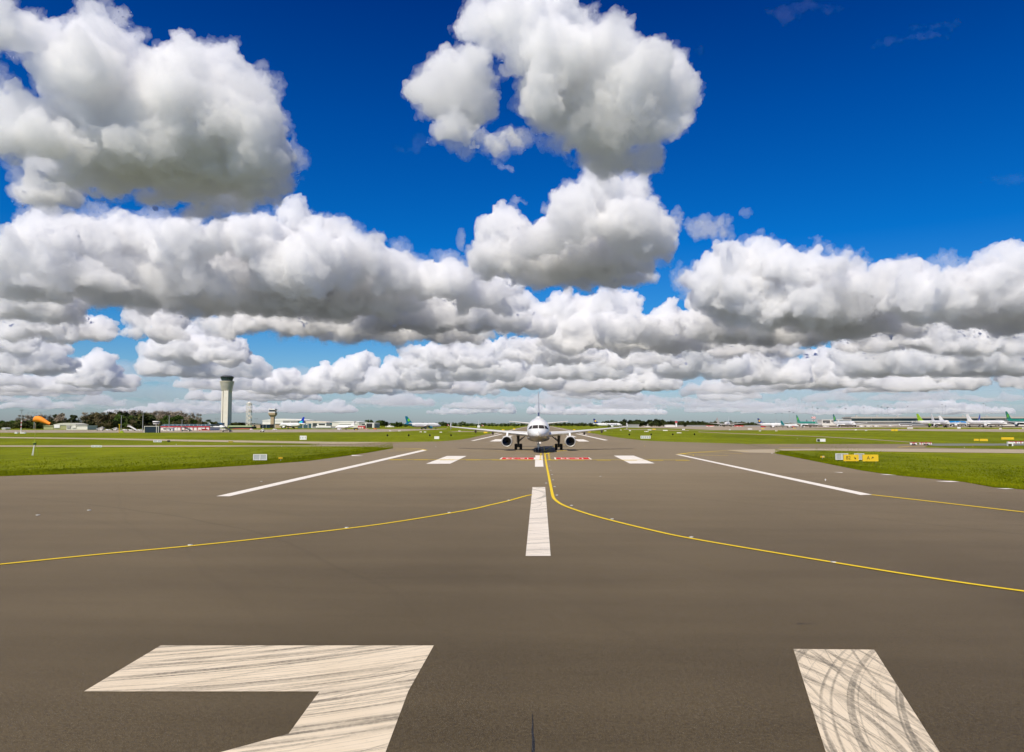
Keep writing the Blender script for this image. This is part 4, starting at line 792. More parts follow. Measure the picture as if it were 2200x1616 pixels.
# terminal
D = 1500; kk = D/F_PX; zz = lambda y: (HOR-y)*kk+H_CAM; a, b_ = atY(1828, 911, D), atY(2290, 911, D); x0 = a.x
t = empty('terminal', (x0, D, 0), 0, 'long glazed terminal with pale roof and small roof pyramids at right', 'terminal'); w = b_.x-a.x
m = MB(); m.bx(0, w, 0, 40, 0, zz(907.2), PCL); m.build('wall', t)
m = MB(); m.bx(.5, w-.5, -.5, 38, zz(904.8), zz(899.3), TGL); m.build('glazing', t)
m = MB(); m.bx(-1.5, w+1, -4, 41, zz(899.3), zz(896.6), mat('roof_pale', (.44, .42, .36), .6)); m.bx(3, w-2, 2, 38, zz(896.6), zz(895.4), GCL); m.build('roof', t)
m = MB(); m.bx(-.5, w, -2.5, -.02, zz(907.2), zz(904.9), mat('band_grey', (.46, .44, .39), .6)); m.build('parapet', t)
m = MB(); m.bx(.3, w, -.3, -.01, zz(912.5), zz(908.4), GCL); m.build('lower_band', t)
for px in np.arange(1834, 2286, 9.6):
    q = MB(); xx = atY(px, 911, D).x-x0; q.bx(xx-.2, xx+.2, -.7, -.52, zz(904.8), zz(899.3), TGL if int(px) % 4 else PCL); q.build('mullion', t)
for px in (1845, 1889.5, 1934.5, 1981, 2027.5, 2076, 2127, 2178, 2228):
    q = MB(); xx = atY(px, 911, D).x-x0; s_ = 2.6*kk; q.add([(xx-s_, 8, zz(895.4)), (xx+s_, 8, zz(895.4)), (xx+s_, 8+2*s_, zz(895.4)), (xx-s_, 8+2*s_, zz(895.4)), (xx, 8+s_, zz(892))], [(0, 1, 4), (1, 2, 4), (2, 3, 4), (3, 0, 4)], GCL); q.build('roof_pyramid', t)
house('terminal_wing', 'lower dark-banded terminal wing left of the long glazed terminal', 'terminal', 1766, 1829, 902.4, 1480, 25, PCL, PCL, 0, parts=(('glazing', 1768, 1783, 903.6, 908.6, DRK), ('glazing', 1786, 1800, 903.8, 905.4, DRK), ('glazing', 1803, 1827, 903.6, 907.6, BGL)))
# ---------- masts, signs, lights, vehicles
def mast(px, ytop, D, label, heads=1, w=5, group='floodlight masts on the aprons', thick=.18, bands=False):
    t_ = atY(px, ytop, D); r = empty('floodlight_mast', (t_.x, D, 0), 0, label, 'floodlight mast', group); k = D/F_PX
    m = MB(); m.tube((0, 0, 0), (0, 0, t_.z), thick, thick*.6, GRM, 8); m.build('pole', r)
    m = MB()
    if heads == 1: m.lathe((0, 0, 0), (0, 0, 1), [(t_.z, 0), (t_.z-.1*k, w*.5*k), (t_.z+.5*k, w*.5*k), (t_.z+.9*k, w*.2*k), (t_.z+1.1*k, 0)], STL, 12)
    else:
        m.bx(-w*k, w*k, -.1, .1, t_.z-.12*k, t_.z, GRM)
        for i in range(heads): x = (-w+2*w*i/(heads-1))*k; m.bx(x-1.2*k, x+1.2*k, -.5, .5, t_.z-.75*k, t_.z-.12*k, STL)
    m.build('lamp_head', r)
    if bands:
        for y in (907, 915.5):
            z0, z1 = (HOR-y-3)*k+H_CAM, (HOR-y)*k+H_CAM; m = MB(); m.tube((0, 0, z0), (0, 0, z1), thick*1.25, thick*1.25, RDP, 8); m.build('red_band', r)
        m = MB(); m.tube((0, 0, 0), (0, 0, (HOR-903)*k+H_CAM), thick*1.12, thick*1.12, WHP, 8); m.build('white_band', r)
    return r
mast(47, 881.5, 405, 'red and white banded mast at the apron edge, far left', 1, 9, None, .2, True)
mast(74.5, 887, 700, 'tall floodlight mast with wide crossarm behind the windsock', 4, 14, None, .35)
mast(153, 911-8, 620, 'thin lamp post beside the khaki shed', 1, 2.5, 'lamp posts along the left apron', .12)
for px, y, D, l in ((261, 892.5, 560, 'lamp post behind the yellow gantry'), (307.5, 888.5, 480, 'lamp post just left of the dark shelter'), (363.8, 892.5, 480, 'lamp post before the left half of the red-trimmed pier'), (391.2, 902, 500, 'lamp post with forked head before the middle of the pier'), (466, 899.5, 900, 'thin lamp post left of the tall control tower'), (550, 899.5, 900, 'lamp post left of the stone tower')):
    mast(px, y, D, l, 2, 2.6, 'lamp posts along the left apron', .22)
for px, y, D in ((1666, 889, 1500), (1680, 888.2, 1600), (1696, 885, 1500), (1704.5, 886.6, 1600), (1745.5, 874.8, 1600), (1757, 878, 1500), (1804, 874.2, 1600), (1817, 878.4, 1400), (1856, 875.6, 1600), (1886, 872.4, 1600), (1894, 875, 1500), (1907, 875.6, 1450), (1950, 873.8, 1600), (2024, 869.6, 1600), (2031.5, 872.8, 1500), (2113, 867.5, 1600), (2117.6, 871, 1500)):
    mast(px, y, D, 'tall grey floodlight mast with disc head rising behind the terminal and parked aircraft', 1, 4.6 if px in (1696, 1817, 1894, 1907) else 2.6, thick=.16)
mast(1669, 903, 1100, 'short pole above the left navy-finned airliner', 1, 1.2, None, .3)
# windsock
b0 = gnd(73, 978.5); r = empty('windsock', b0, 0, 'orange windsock on a pole with a yellow-green tripod base', 'windsock'); k = b0.y/F_PX
YG = mat('yellow_green_paint', (.33, .42, .02), .6); PAL = mat('pale_pole', (.55, .42, .26), .6)
for dx, dy, mt in ((-.32, 0, WHP), (.05, -.3, WHP), (.42, .25, YG)): m = MB(); m.tube((dx, dy, 0), (.03+dx*.12, dy*.1, 1.95), .045, .035, mt, 8); m.build('leg', r)
m = MB(); m.bx(-.22, .28, -.18, .18, 1.95, 2.05, YG); m.bx(-.12, .2, -.12, .12, 1.6, 1.95, mat('dark_green_box', (.05, .09, .02), .7)); m.build('platform', r)
m = MB(); m.tube((0, 0, 2.05), (.03, 0, 3.2), .03, .028, YG, 8); m.tube((.03, 0, 3.2), (.06, 0, 5.0), .028, .022, PAL, 8); m.build('pole', r)
m = MB(); m.tube((.03, 0, 4.75), (-.10, 0, 5.25), .02, .02, PAL, 8); m.lathe((-.12, 0, 5.62), (1, 0, -.12), [(0, .44), (.03, .44)], PAL, 20); m.build('frame', r)
m = MB(); S = []
for i, (x, z, ra) in enumerate(((-.16, 5.62, .40), (.0, 5.64, .46), (.35, 5.66, .46), (.8, 5.58, .42), (1.2, 5.42, .36), (1.6, 5.22, .28), (2.0, 5.02, .22), (2.38, 4.84, .19))):
    S.append([Vector((x+.12*math.sin(a), ra*math.cos(a)*.95, z+ra*math.sin(a)+.012*math.sin(7*a+i))) for a in [2*math.pi*j/22 for j in range(22)]])
m.loft(S, ORG, caps=False); sk = m.build('sock', r, smooth=True)
m = MB(); m.loft([[p+Vector((.006, 0, 0)) for p in S[-1]], [Vector((p.x-.25, p.y*.9, 4.86+(p.z-4.84)*.85)) for p in S[-1]]], mat('dark_orange', (.30, .03, .005), .8), caps=False); m.build('tail_opening', sk)
# small red/white windsocks beyond
for px, py, D, l in ((963, 913.5, 1000, 'small red and white windsock left of the left wing tip'), (1037, 914.5, 900, 'small red and white windsock above the left wing')):
    p = atY(px, py, D); r = empty('windsock', (p.x, D, 0), 0, l, 'windsock'); m = MB(); m.tube((-1.2, 0, 0), (-1.2, 0, p.z+.4), .08, .08, WHP, 6); m.build('pole', r); m = MB(); m.lathe((-1.2, 0, p.z+.2), (1, 0, -.3), [(0, .8), (1.3, .6)], RDP, 10); m.lathe((0.05, 0, p.z-.15), (1, 0, -.3), [(0, .6), (1.1, .45)], WHP, 10); m.lathe((1.1, 0, p.z-.48), (1, 0, -.3), [(0, .45), (.7, .35)], RDP, 10); m.build('sock', r)
# signs
def board(px0, px1, ytop, ybase, label, cat='sign', face=YLW, name='guidance_sign', back=False, text=None, legs=True, group=None, arrow=None, ncell=2, frame=WHP):
    lift = 0
    a, b_ = gnd(px0, ybase), gnd(px1, ybase); D = (a.y+b_.y)/2
    if px0 > 1880 and D > 560: lift = 1.0; a, b_ = gnd(px0, ybase, lift), gnd(px1, ybase, lift); D = min(596, (a.y+b_.y)/2); a, b_ = atY(px0, 911, D), atY(px1, 911, D)
    zt = atY(px0, ytop, D).z-lift; w = (b_.x-a.x)
    r = empty(name, ((a.x+b_.x)/2, D, lift), 0, label, cat, group); z0 = .06+zt*.04
    if back:
        m = MB(); m.bx(-w/2, w/2, 0, .12, z0, zt, BOX_G); m.build('panel', r)
        fr = w*.035; m = MB(); m.bx(-w/2, w/2, -.03, -.002, zt-fr*1.2, zt, frame); m.build('top_rail', r)
        m = MB(); m.bx(-w/2, w/2, -.03, -.002, z0, z0+fr*.8, frame); m.build('bottom_rail', r)
        for i in range(ncell+1):
            x = -w/2+fr/2+(w-fr)*i/ncell; m = MB(); m.bx(x-fr*.7, x+fr*.7, -.06, -.032, z0, zt, frame); m.build('post', r)
    else:
        m = MB(); m.bx(-w/2, w/2, 0, .16, z0, zt, face); m.bx(-w/2+.02, w/2-.02, .16, .19, z0+.02, zt-.02, BOX_G); m.build('panel', r)
        if text:
            s, sz, x = text; text_mesh(s, sz, BLK, 'lettering', r, (x, -.006, (z0+zt)/2-.01), (math.pi/2, 0, 0), sx=.9)
        if arrow:
            x, ang = arrow; L = zt*.30; q = MB(); dv = Vector((math.cos(ang), 0, math.sin(ang))); nv = Vector((-dv.z, 0, dv.x)); c = Vector((x, -.012, (z0+zt)/2)); e = c+dv*L/2; t_ = .028*zt/.9
            q.prism([c-dv*L/2-nv*t_, e-nv*t_, e+nv*t_, c-dv*L/2+nv*t_], (0, .008, 0), BLK)
            for sg in (-1, 1):
                u = (-dv+nv*sg*.9).normalized(); un = Vector((-u.z, 0, u.x)); q.prism([e-un*t_+dv*t_*1.5, e+u*L*.5-un*t_, e+u*L*.5+un*t_, e+un*t_+dv*t_*1.5], (0, .008, 0), BLK)
            q.build('arrow', r)
    if legs:
        for x in (-w*.36, w*.36): m = MB(); m.tube((x, .07, 0), (x, .07, z0+.04), .03, .03, GRM, 6); m.build('leg', r)
    return r
board(1813, 1845, 976.8, 992.6, 'yellow guidance sign reading B2 with an arrow down to the right', text=('B2', .62, -.36), arrow=(.45, -math.pi/4))
board(1854, 1887.2, 976.8, 993, 'yellow guidance sign reading A with an arrow up to the right', text=('A', .62, -.28), arrow=(.22, math.pi/4))
GS = 'grey backs of guidance signs'
board(1795.5, 1822, 974.4, 989.4, 'grey white-framed sign back left of the yellow B2 sign', back=True, ncell=2)
board(1836, 1856.5, 974.4, 989.2, 'grey white-framed sign back between the two yellow signs', back=True, ncell=1)
board(544, 573.4, 976, 990.2, 'grey white-framed sign back standing alone on the near left grass', back=True)
board(196, 219, 956.8, 961.5, 'grey three-panel sign back on the lower pale strip, left', back=True, ncell=3)
board(329.5, 347, 945.5, 950.8, 'grey two-panel sign back below the dark shelter', back=True, ncell=2)
board(359, 365, 946.2, 950.2, 'small black box sign right of the grey two-panel sign', face=BLK, name='box_sign')
board(490.5, 500.5, 947.8, 951.8, 'small olive sign at the pale strip below the tall tower', face=mat('olive_panel', (.35, .27, .03), .6), name='box_sign')
board(933, 943.5, 937.6, 944, 'white sign board on the grass left of the runway', face=WHP)
board(1376.5, 1397.5, 936.4, 943.2, 'white framed sign board on the grass right of the runway', back=True, ncell=5)
board(1755, 1773.5, 942.8, 949.8, 'white sign board with black square near the right junction', face=WHP)
p = gnd(1758.5, 949.8); m = MB(); zt = atY(1758, 943.6, p.y).z; m.bx(p.x-.35, p.x+.35, p.y-.1, p.y-.03, .25, zt, BLK); o = m.build('number_plate'); tag(o, 'small black plate fixed on the left end of a white board', 'plate')
board(2093, 2103, 943, 948, 'short yellow sign left of the yellow framed sign on the right verge')
board(2105.5, 2122.5, 943, 948.5, 'yellow sign with white ends on the right verge', frame=WHP)
board(2152, 2178.5, 939.6, 945.2, 'long yellow sign at the right edge above the barriers')
board(2167.5, 2174, 953.6, 959.8, 'small dark sign box with pale frame before the white barrier', face=mat('dark_sign', (.07, .07, .02), .5), name='box_sign')
board(1915, 1928.8, 922.4, 926.4, 'small yellow and black sign in the middle of the right grass', text=('A2', .9, 0))
board(1039, 1047, 927.8, 931, 'yellow sign on the left verge under the left wing', face=YLW)
board(1078, 1083.6, 922.6, 925.2, 'tiny yellow sign on the left verge near the far runway end', face=YLW)
board(1102, 1107, 920.6, 923, 'tiny yellow sign left of the fuselage', face=YLW)
board(1231, 1236, 922.4, 924.8, 'tiny yellow sign right of the fuselage', face=YLW)
board(1263.5, 1268.5, 927, 929.2, 'yellow sign on the right verge under the right wing', face=YLW)
for px, py, w, l in ((1353.5, 926.5, 4, 'small white board right of the right wing tip'), (1395.5, 925, 8, 'white board beside a yellow marker on the right grass'), (1429.5, 926, 10, 'longest white board on the far right grass'), (1468.5, 924, 6, 'white board on the dark strip right of the longest board'), (1611.5, 923, 9, 'white board below the left navy-finned airliner'), (1955, 921, 12, 'long white board below the terminal coach'), (2060, 919.6, 7, 'white board below the sky-blue airliner'), (2149, 922.6, 5, 'white board below the grey-finned airliner'), (1838.5, 925, 4, 'white board right of the teal-finned widebody'), (1568, 924.5, 3, 'small white board under the nose-on widebody'), (2197.5, 921, 3, 'small white board at the right edge of the apron')):
    board(px-w/2, px+w/2, py-2.2, py, l, face=WHP, name='marker_board')
for px, py, l in ((1405, 923.6, 'pair of yellow markers right of a white board'), (1639, 922.6, 'yellow and black marker below the left navy-finned airliner'), (1707, 921.8, 'yellow marker below the green widebody')):
    board(px-3.5, px+3.5, py-2.2, py, l, face=YLW, name='marker_board')
# guard light with twin lamps
for px, py, l, wht in ((1767, 987.5, 'yellow guard light with white housing on the right island', True), (603, 990.5, 'yellow guard light on the left island right of the sign back', False)):
    p = gnd(px, py); r = empty('guard_light', p, 0, l, 'guard light'); m = MB(); m.tube((0, 0, 0), (0, 0, .25), .05, .04, GRM, 8); m.build('post', r)
    for s in (-1, 1):
        m = MB(); m.box((s*.14, 0, .38), (.24, .22, .22), YLW if not (wht and s > 0) else WHP); m.lathe((s*.14, -.12, .38), (0, -1, 0), [(0, .085), (.1, .10), (.1, .08), (.02, .07), (.02, 0)], YLW, 12); m.build('lamp', r)
# raised runway and taxiway edge lights
el0 = None
for px, py, l in ((936.5, 961, 'white edge light on the taxiway left of the airliner'), (1385, 959.3, 'yellow edge light right of the airliner'), (1489.5, 979.6, 'yellow edge light beside the right white stripe'), (1658.5, 975.4, 'small white edge light at the tip of the right island'), (1773.5, 1033.4, 'tiny white edge light on the right shoulder'), (2072, 962.5, 'edge light on the right grass sliver'), (378.5, 955.5, 'small white post light on the left grass'), (1713, 943.5, 'small white post on the grass left of the junction board'), (407, 948.6, 'tiny white light by the upper left strip'), (605, 959.6, 'white light on the lower pale strip'), (597, 945, 'yellow light on the grass below the blue-finned airliner'), (2090, 959.8, 'yellow marker light on the grey road at right')):
    p = gnd(px, py); k = p.y/F_PX; m = MB(); s = max(.10, .8*k); m.tube((0, 0, 0), (0, 0, s*.8), s*.35, s*.3, YLW if 'yellow' in l else WHP, 8); m.lathe((0, 0, s*.8), (0, 0, 1), [(0, s*.5), (s*.4, s*.6), (s*.8, s*.42), (s, 0)], YLW if 'yellow' in l else WHP, 10)
    o = m.build('edge_light'); o.location = p; tag(o, l, 'edge light')
m = MB(); m.lathe((0, 0, 0), (0, 0, 1), [(0, .16), (.02, .15), (.03, .09), (.03, 0)], GRM, 12); m.bx(-.11, .11, -.13, -.07, .02, .036, PCL)
ins0 = m.build('inset_light'); tag(ins0, 'flat metal inset light beside the taxi guide lines', 'inset light', 'inset lights in the asphalt'); first = True
for px, py in ((82, 1107.5), (192, 1097), (409, 1172), (745, 1134.5), (965, 1102), (1093, 1075.5), (1186, 1020), (1188, 1031.8), (1173.5, 1038.6), (1191.5, 1046), (1196.5, 1064.6), (1228, 1086.8), (1315, 1116), (1485, 1155), (1790, 1209), (562, 1035), (1183.5, 1011), (1181, 1002), (1290, 1024)):
    p = gnd(px, py); o = ins0 if first else ins0.copy()
    if not first: COL.objects.link(o)
    first = False; o.location = p+Vector((0, 0, .012)); o.scale = (.62, .8, 1)
# black approach light heads on the grass, both sides
sp = None
for px, py in ((832.5, 938.9), (878, 938.8), (923.5, 938.7), (969, 938.6), (1352, 936.8), (1399, 936.6), (1445.5, 936.5), (1492, 936.2)):
    p = gnd(px, py)
    if sp is None:
        sp = empty('light_fitting', p, 0, 'small black light fitting on the grass, one of an even row', 'light fitting', 'even row of black light fittings on the grass')
        m = MB(); m.tube((0, 0, 0), (0, 0, .4), .06, .06, STL, 6); m.build('post', sp); m = MB(); m.lathe((0, -.2, .62), (0, 1, 0), [(0, .25), (.15, .36), (.4, .3), (.5, 0)], BLK, 12); m.build('lamp', sp)
    else: copy_tree(sp).location = p
# low white markers scattered on the grass
for i, (px, py) in enumerate(((904, 928.8), (913, 929), (947, 929.5), (987, 926.8), (1300.5, 926.4), (1334, 924.5), (1387, 928), (1391, 928), (1457, 930.8), (1461, 930.8), (1861, 925.6), (1633, 926.6), (1668, 926.5), (838, 926.4), (858, 926.6))):
    p = gnd(px, py); m = MB(); m.prism([(-.7, 0, 0), (.7, 0, 0), (.6, 0, .45), (-.6, 0, .45)], (0, .4, 0), WHP); m.prism([(-.15, -.02, .03), (.15, -.02, .03), (.12, -.02, .4), (-.12, -.02, .4)], (0, .015, 0), RDP if i % 3 == 0 else BOX_G)
    o = m.build('ground_marker'); o.location = p; tag(o, 'low white marker block on the far grass', 'marker', 'low white markers on the far grass')
# white letters on the left grass
p = gnd(651, 945); r = None
for i, px in enumerate((645.8, 649.4, 653, 656.6)):
    q = gnd(px, 945); m = MB(); m.bx(-.28, .28, 0, .12, 0, 1.25, WHP); m.bx(-.1, .1, -.02, -.003, .35, .9, BOX_G); o = m.build('marker_post'); o.location = q; tag(o, 'short white post of the four standing in a row on the left grass', 'post', 'four short white posts in a row')
# red and white barriers
def barrier(px, py, w, label, grp):
    p = gnd(px, py); k = p.y/F_PX; r = empty('barrier', p, 0, label, 'barrier', grp); hw = w*k/2
    for i in range(3):
        m = MB(); x0 = -hw+2*hw*i/3; m.prism([(x0, 0, .05), (x0+2*hw/3-.06, 0, .05), (x0+2*hw/3-.06, .1, .5), (x0, .1, .5)], (0, .3, 0), WHP if i % 2 == 0 else mat('faded_pink', (.62, .30, .26), .6)); m.build('segment', r)
    m = MB(); m.bx(-hw, hw, -.02, .2, .5, .60, RDP); m.build('top_rail', r)
    return r
for px, w, l in ((1963.5, 14, 'red and white barrier at the left of the row on the right taxiway'), (1980.5, 7.5, 'red and white barrier second in the row on the right taxiway'), (1990.5, 8, 'red and white barrier third in the row on the right taxiway'), (1999.5, 6.5, 'red and white barrier last in the row on the right taxiway')): barrier(px, 955.6, w, l, None)
for i, px in enumerate((2172, 2183.5, 2194, 2205)): barrier(px, 953.2, 9, 'red and white barrier behind the white slab at the right edge', 'barriers behind the white slab')
p0, p1 = gnd(2177, 958.5), gnd(2230, 961.5); m = MB(); m.prism([(0, 0, 0), (p1.x-p0.x, 0, -.0), (p1.x-p0.x, 0, .95), (.2, 0, .85), (0, 0, .4)], (0, .5, 0), WHP); o = m.build('water_barrier'); o.location = p0; tag(o, 'long white slab-like barrier at the right edge', 'barrier')
for px in (1961, 1965.5, 1987, 1992.5): p = gnd(px, 957); m = MB(); m.lathe((0, 0, 0), (0, 0, 1), [(0, .3), (.1, .28), (.35, .1), (.4, 0)], TYR, 10); o = m.build('rubber_weight'); o.location = p; tag(o, 'black rubber foot weight before the red and white barriers', 'weight', 'black feet before the barriers')
# mobile stairs, vans, trucks, coaches
def stairs(px, py, w, h, label, flip=1, dark=False, D=None):
    p = gnd(px, py) if D is None else Vector((atY(px, 911, D).x, D, 0)); k = p.y/F_PX; L = w*k; Hh = h*k; r = empty('passenger_stairs', p, 0, label, 'airstairs'); mt = STL if dark else WHP
    m = MB(); m.prism([(-L/2*flip, 0, .5), ((-L/2+.3)*flip, 0, .3), (L*.32*flip, 0, Hh-.5), (L*.5*flip, 0, Hh-.5), (L*.5*flip, 0, Hh-.1), (L*.28*flip, 0, Hh-.1)], (0, 2, 0), mt); m.build('ramp', r)
    m = MB(); m.bx(min(0, L*.45*flip), max(0, L*.45*flip), .1, 1.9, .5, 1.0, mt); m.build('chassis', r)
    m = MB(); m.prism([(-L/2*flip, -.05, 1.3), (L*.28*flip, -.05, Hh+.6), (L*.5*flip, -.05, Hh+.6), (L*.5*flip, -.05, Hh+.4), (L*.3*flip, -.05, Hh+.4), (-L/2*flip, -.05, 1.1)], (0, .05, 0), mt); m.build('handrail', r)
    for x in (-.35, .4): m = MB(); m.lathe((x*L*flip, -.15, .4), (0, 1, 0), [(0, 0), (0, .4), (.3, .4), (.3, 0)], TYR, 12); m.build('wheel', r)
stairs(214, 925.3, 16, 6.5, 'mobile passenger stairs on the apron right of the white storage building'); stairs(246, 925, 12, 5, 'mobile passenger stairs left of the yellow gantry'); stairs(283, 926, 20, 11, 'large white mobile stairs leaning right, left of the dark shelter', -1); stairs(400, 927, 22, 10, 'mobile stairs with dark flanks before the pier centre', -1, True); stairs(487, 928.5, 20, 12, 'dark mobile stairs in front of the tall tower foot', -1, True); stairs(563, 928.3, 7, 5.5, 'small white mobile stairs before the dark glazed block')
def vehicle(px, py, w, h, label, kind='van', col=None, D=None, group=None):
    p = gnd(px, py) if D is None else Vector((atY(px, 911, D).x, D, 0)); k = p.y/F_PX; L = w*k; Hh = h*k; col = col or WHP; r = empty(kind, p, 0, label, kind.replace('_', ' '), group); wr = min(.48, Hh*.22)
    if kind == 'coach': pts = [(-L/2, wr), (L/2, wr), (L/2, Hh*.98), (L/2-.2, Hh), (-L/2+.3, Hh), (-L/2, Hh*.9)]
    elif kind == 'truck': pts = [(-L/2, wr), (L/2, wr), (L/2, Hh*.72), (L*.36, Hh*.8), (L*.3, Hh*.78), (L*.28, Hh), (-L/2, Hh)]
    elif kind == 'car': pts = [(-L/2, wr), (L/2, wr), (L/2, Hh*.55), (L*.3, Hh*.62), (L*.15, Hh), (-L*.3, Hh), (-L*.45, Hh*.6), (-L/2, Hh*.58)]
    else: pts = [(-L/2, wr), (L/2, wr), (L/2, Hh*.5), (L*.40, Hh*.55), (L*.25, Hh*.98), (L*.2, Hh), (-L/2+.1, Hh), (-L/2, Hh*.95)]
    m = MB(); m.prism([(x, 0, z) for x, z in pts], (0, min(2.3, L*.5), 0), col); body = m.build('body', r)
    m = MB()
    if kind == 'coach': m.bx(-L*.46, L*.49, -.03, -.003, Hh*.48, Hh*.84, GLS)
    else: m.prism([(L*.08, -.03, Hh*.55), (L*.30, -.03, Hh*.55), (L*.2, -.03, Hh*.85), (L*.08, -.03, Hh*.85)], (0, .025, 0), GLS)
    m.build('window', body)
    for x in (-.32, .32): m = MB(); m.lathe((x*L, -.06, wr), (0, 1, 0), [(0, 0), (0, wr), (.25, wr), (.25, 0)], TYR, 12); m.build('wheel', r)
    return r
vehicle(1946, 916.2, 26, 5.2, 'long white coach in front of the terminal between the two widebody groups', 'coach', D=1000).location.z = 2.05
vehicle(729, 928.4, 9, 3.4, 'white van parked under the right business jet', 'van', D=600); vehicle(764.5, 928.6, 9, 4.5, 'dark tanker truck with orange front beside the striped booth', 'truck', mat('navy_truck', (.02, .025, .05), .5), D=590); vehicle(765.5, 929, 4, 2.6, 'small orange tug in front of the dark tanker', 'car', YLW, D=570)
vehicle(806, 927, 7, 3, 'orange truck at the end of the pale hangars', 'truck', mat('orange_paint', (.65, .17, .04), .5), D=640); vehicle(788, 926.6, 8, 2.4, 'long pale red trailer by the open hangar', 'truck', mat('pink_trailer', (.60, .30, .26), .6), D=640)
vehicle(540, 927, 7, 2.4, 'white car before the stone block', 'car', D=600); vehicle(590, 927.6, 9, 2.6, 'white baggage tug at the stone tower foot', 'car', D=600); vehicle(440, 926.6, 14, 3.2, 'red and white truck under the left business jet', 'truck', SAL, D=560); vehicle(478, 926.9, 12, 3.2, 'white van behind the dark mobile stairs', 'van', D=580); vehicle(300, 924.6, 9, 2.4, 'white van left of the lamp post by the dark shelter', 'van', D=540); vehicle(232, 924.4, 10, 2.2, 'white flat truck between the two small stairs', 'truck', D=560); vehicle(268, 924, 9, 2.2, 'white van behind the yellow gantry', 'van', D=560)
vehicle(1640, 916.4, 10, 3, 'red truck below the left navy-finned airliner', 'truck', RDP, D=1060); vehicle(1725, 916.3, 8, 2.6, 'white truck behind the green widebody', 'truck', D=1100); vehicle(1775, 916.2, 12, 2.6, 'white catering truck left of the teal-finned widebody', 'truck', D=1200)
for i, (px, w, c_, kd, l) in enumerate(((1852, 9, WHP, 'truck', 'white truck right of the white widebody nose'), (1868, 12, PCL, 'truck', 'pale high-loader left of the white coach group'), (1884, 9, WHP, 'truck', 'white truck in the middle of the stand left of the coach'), (1893, 5, CRM, 'van', 'cream van left of the coach'), (1914, 7, WHP, 'van', 'white van just left of the coach'), (2048, 9, WHP, 'truck', 'white truck under the sky-blue airliner'), (2108, 12, WHP, 'truck', 'white truck under the grey-finned airliner wing'), (2122, 14, WHP, 'truck', 'white flat loader at the grey-finned airliner'), (2073, 9, WHP, 'van', 'white van under the nose of the sky-blue airliner'), (2150, 9, PCL, 'van', 'pale van at the nose of the grey-finned airliner'), (1705, 6, SAL, 'car', 'red tug between the teal and green aircraft'))):
    vehicle(px, 916, w, 3.6 if kd == 'truck' else 2.4, l, kd, c_, D=900).location.z = 2.05 if px > 1900 else .9
# yellow gantry with green base
p = gnd(256, 930); r = empty('gantry', p, 0, 'yellow T-shaped gantry at the left apron edge', 'gantry'); k = p.y/F_PX; m = MB(); m.tube((0, 0, 0), (0, 0, 17.5*k), .18, .15, YLW, 8); m.build('post', r); m = MB(); m.bx(-2.2*k, 2.4*k, -.2, .2, 17.2*k, 18*k, YLW); m.build('crossbar', r)
p = gnd(260, 929.8); m = MB(); m.prism([(-1, 0, 0), (1.3, 0, 0), (.5, 0, .9), (.1, 0, 1.2), (-.4, 0, .9)], (0, 1.2, 0), YG); o = m.build('cover'); o.location = p; tag(o, 'yellow-green covered heap at the foot of the yellow gantry', 'cover')
for px, w, l in ((34, 6, 'white concrete block left of the banded mast'), (46, 6, 'white concrete block at the banded mast foot'), (52, 4, 'small white concrete block right of the banded mast')):
    p = gnd(px, 931.6); k = p.y/F_PX; m = MB(); m.prism([(-w*k/2, 0, 0), (w*k/2, 0, 0), (w*k*.42, 0, .75), (-w*k*.42, 0, .75)], (0, .8, 0), WHP); m.prism([(-w*k*.2, -.02, .2), (w*k*.2, -.02, .2), (w*k*.2, -.02, .5), (-w*k*.2, -.02, .5)], (0, .015, 0), BOX_G); o = m.build('concrete_block'); o.location = p; tag(o, l, 'block')
p = atY(1028.5, 911, 1000); r = empty('antenna_mast', (p.x, 1000, 0), 0, 'white antenna mast above the left wing before the trees', 'mast'); m = MB(); m.tube((0, 0, 0), (0, 0, 9.5), .3, .2, WHP, 6); m.build('pole', r); m = MB(); m.bx(-1.8, 1.8, -1, 1, 0, 3, WHP); m.build('base', r)
# ---------- clouds: (px, py, rx, ry) lumps as photographed; cumulus with flat bases about 1100 m up, real distance and size
CLOUD_A = [(15,60,50,50),(75,85,56,40),(180,150,80,60),(205,85,50,58),(235,150,70,75),(230,240,115,85),(320,185,60,60),(408,130,42,58),(390,185,85,70),(470,150,46,70),
 (505,230,75,85),(430,270,140,95),(545,310,70,95),(300,330,170,90),(470,380,130,70),(555,400,58,60),(330,390,130,60),(380,435,115,32),(470,455,85,24),
 (35,250,55,50),(65,310,90,55),(150,350,60,40),(170,405,95,45),(95,450,55,50),(230,430,70,30),(10,330,40,50)]
CLOUD_B = [(1045,55,55,65),(1120,50,80,62),(1190,40,70,70),(1210,120,105,80),(1300,110,80,65),(1350,180,95,90),(1430,210,68,85),(1425,120,26,22),(1230,210,115,85),(1160,190,48,80),(1330,260,125,58),(1270,300,85,42),(1310,345,80,38),(1440,280,38,32),(1390,350,42,28),(1130,110,60,45)]
CLOUD_B2 = [(960,150,54,48),(1010,150,50,50),(945,205,68,55),(1010,215,60,80),(985,285,62,32),(1060,300,55,22),(1115,302,26,15),(915,200,36,30)]
CLOUD_C = [(1280,420,58,48),(1355,420,36,50),(1240,470,80,55),(1350,480,80,55),(1160,520,70,42),(1270,550,160,65),(1400,520,55,56),(1080,550,72,46),(1180,585,140,40),(1320,590,110,34),(1410,480,42,33),(1050,570,40,35)]
CLOUD_C2 = [(1515,490,52,24),(1555,492,20,20),(1470,490,22,12)]
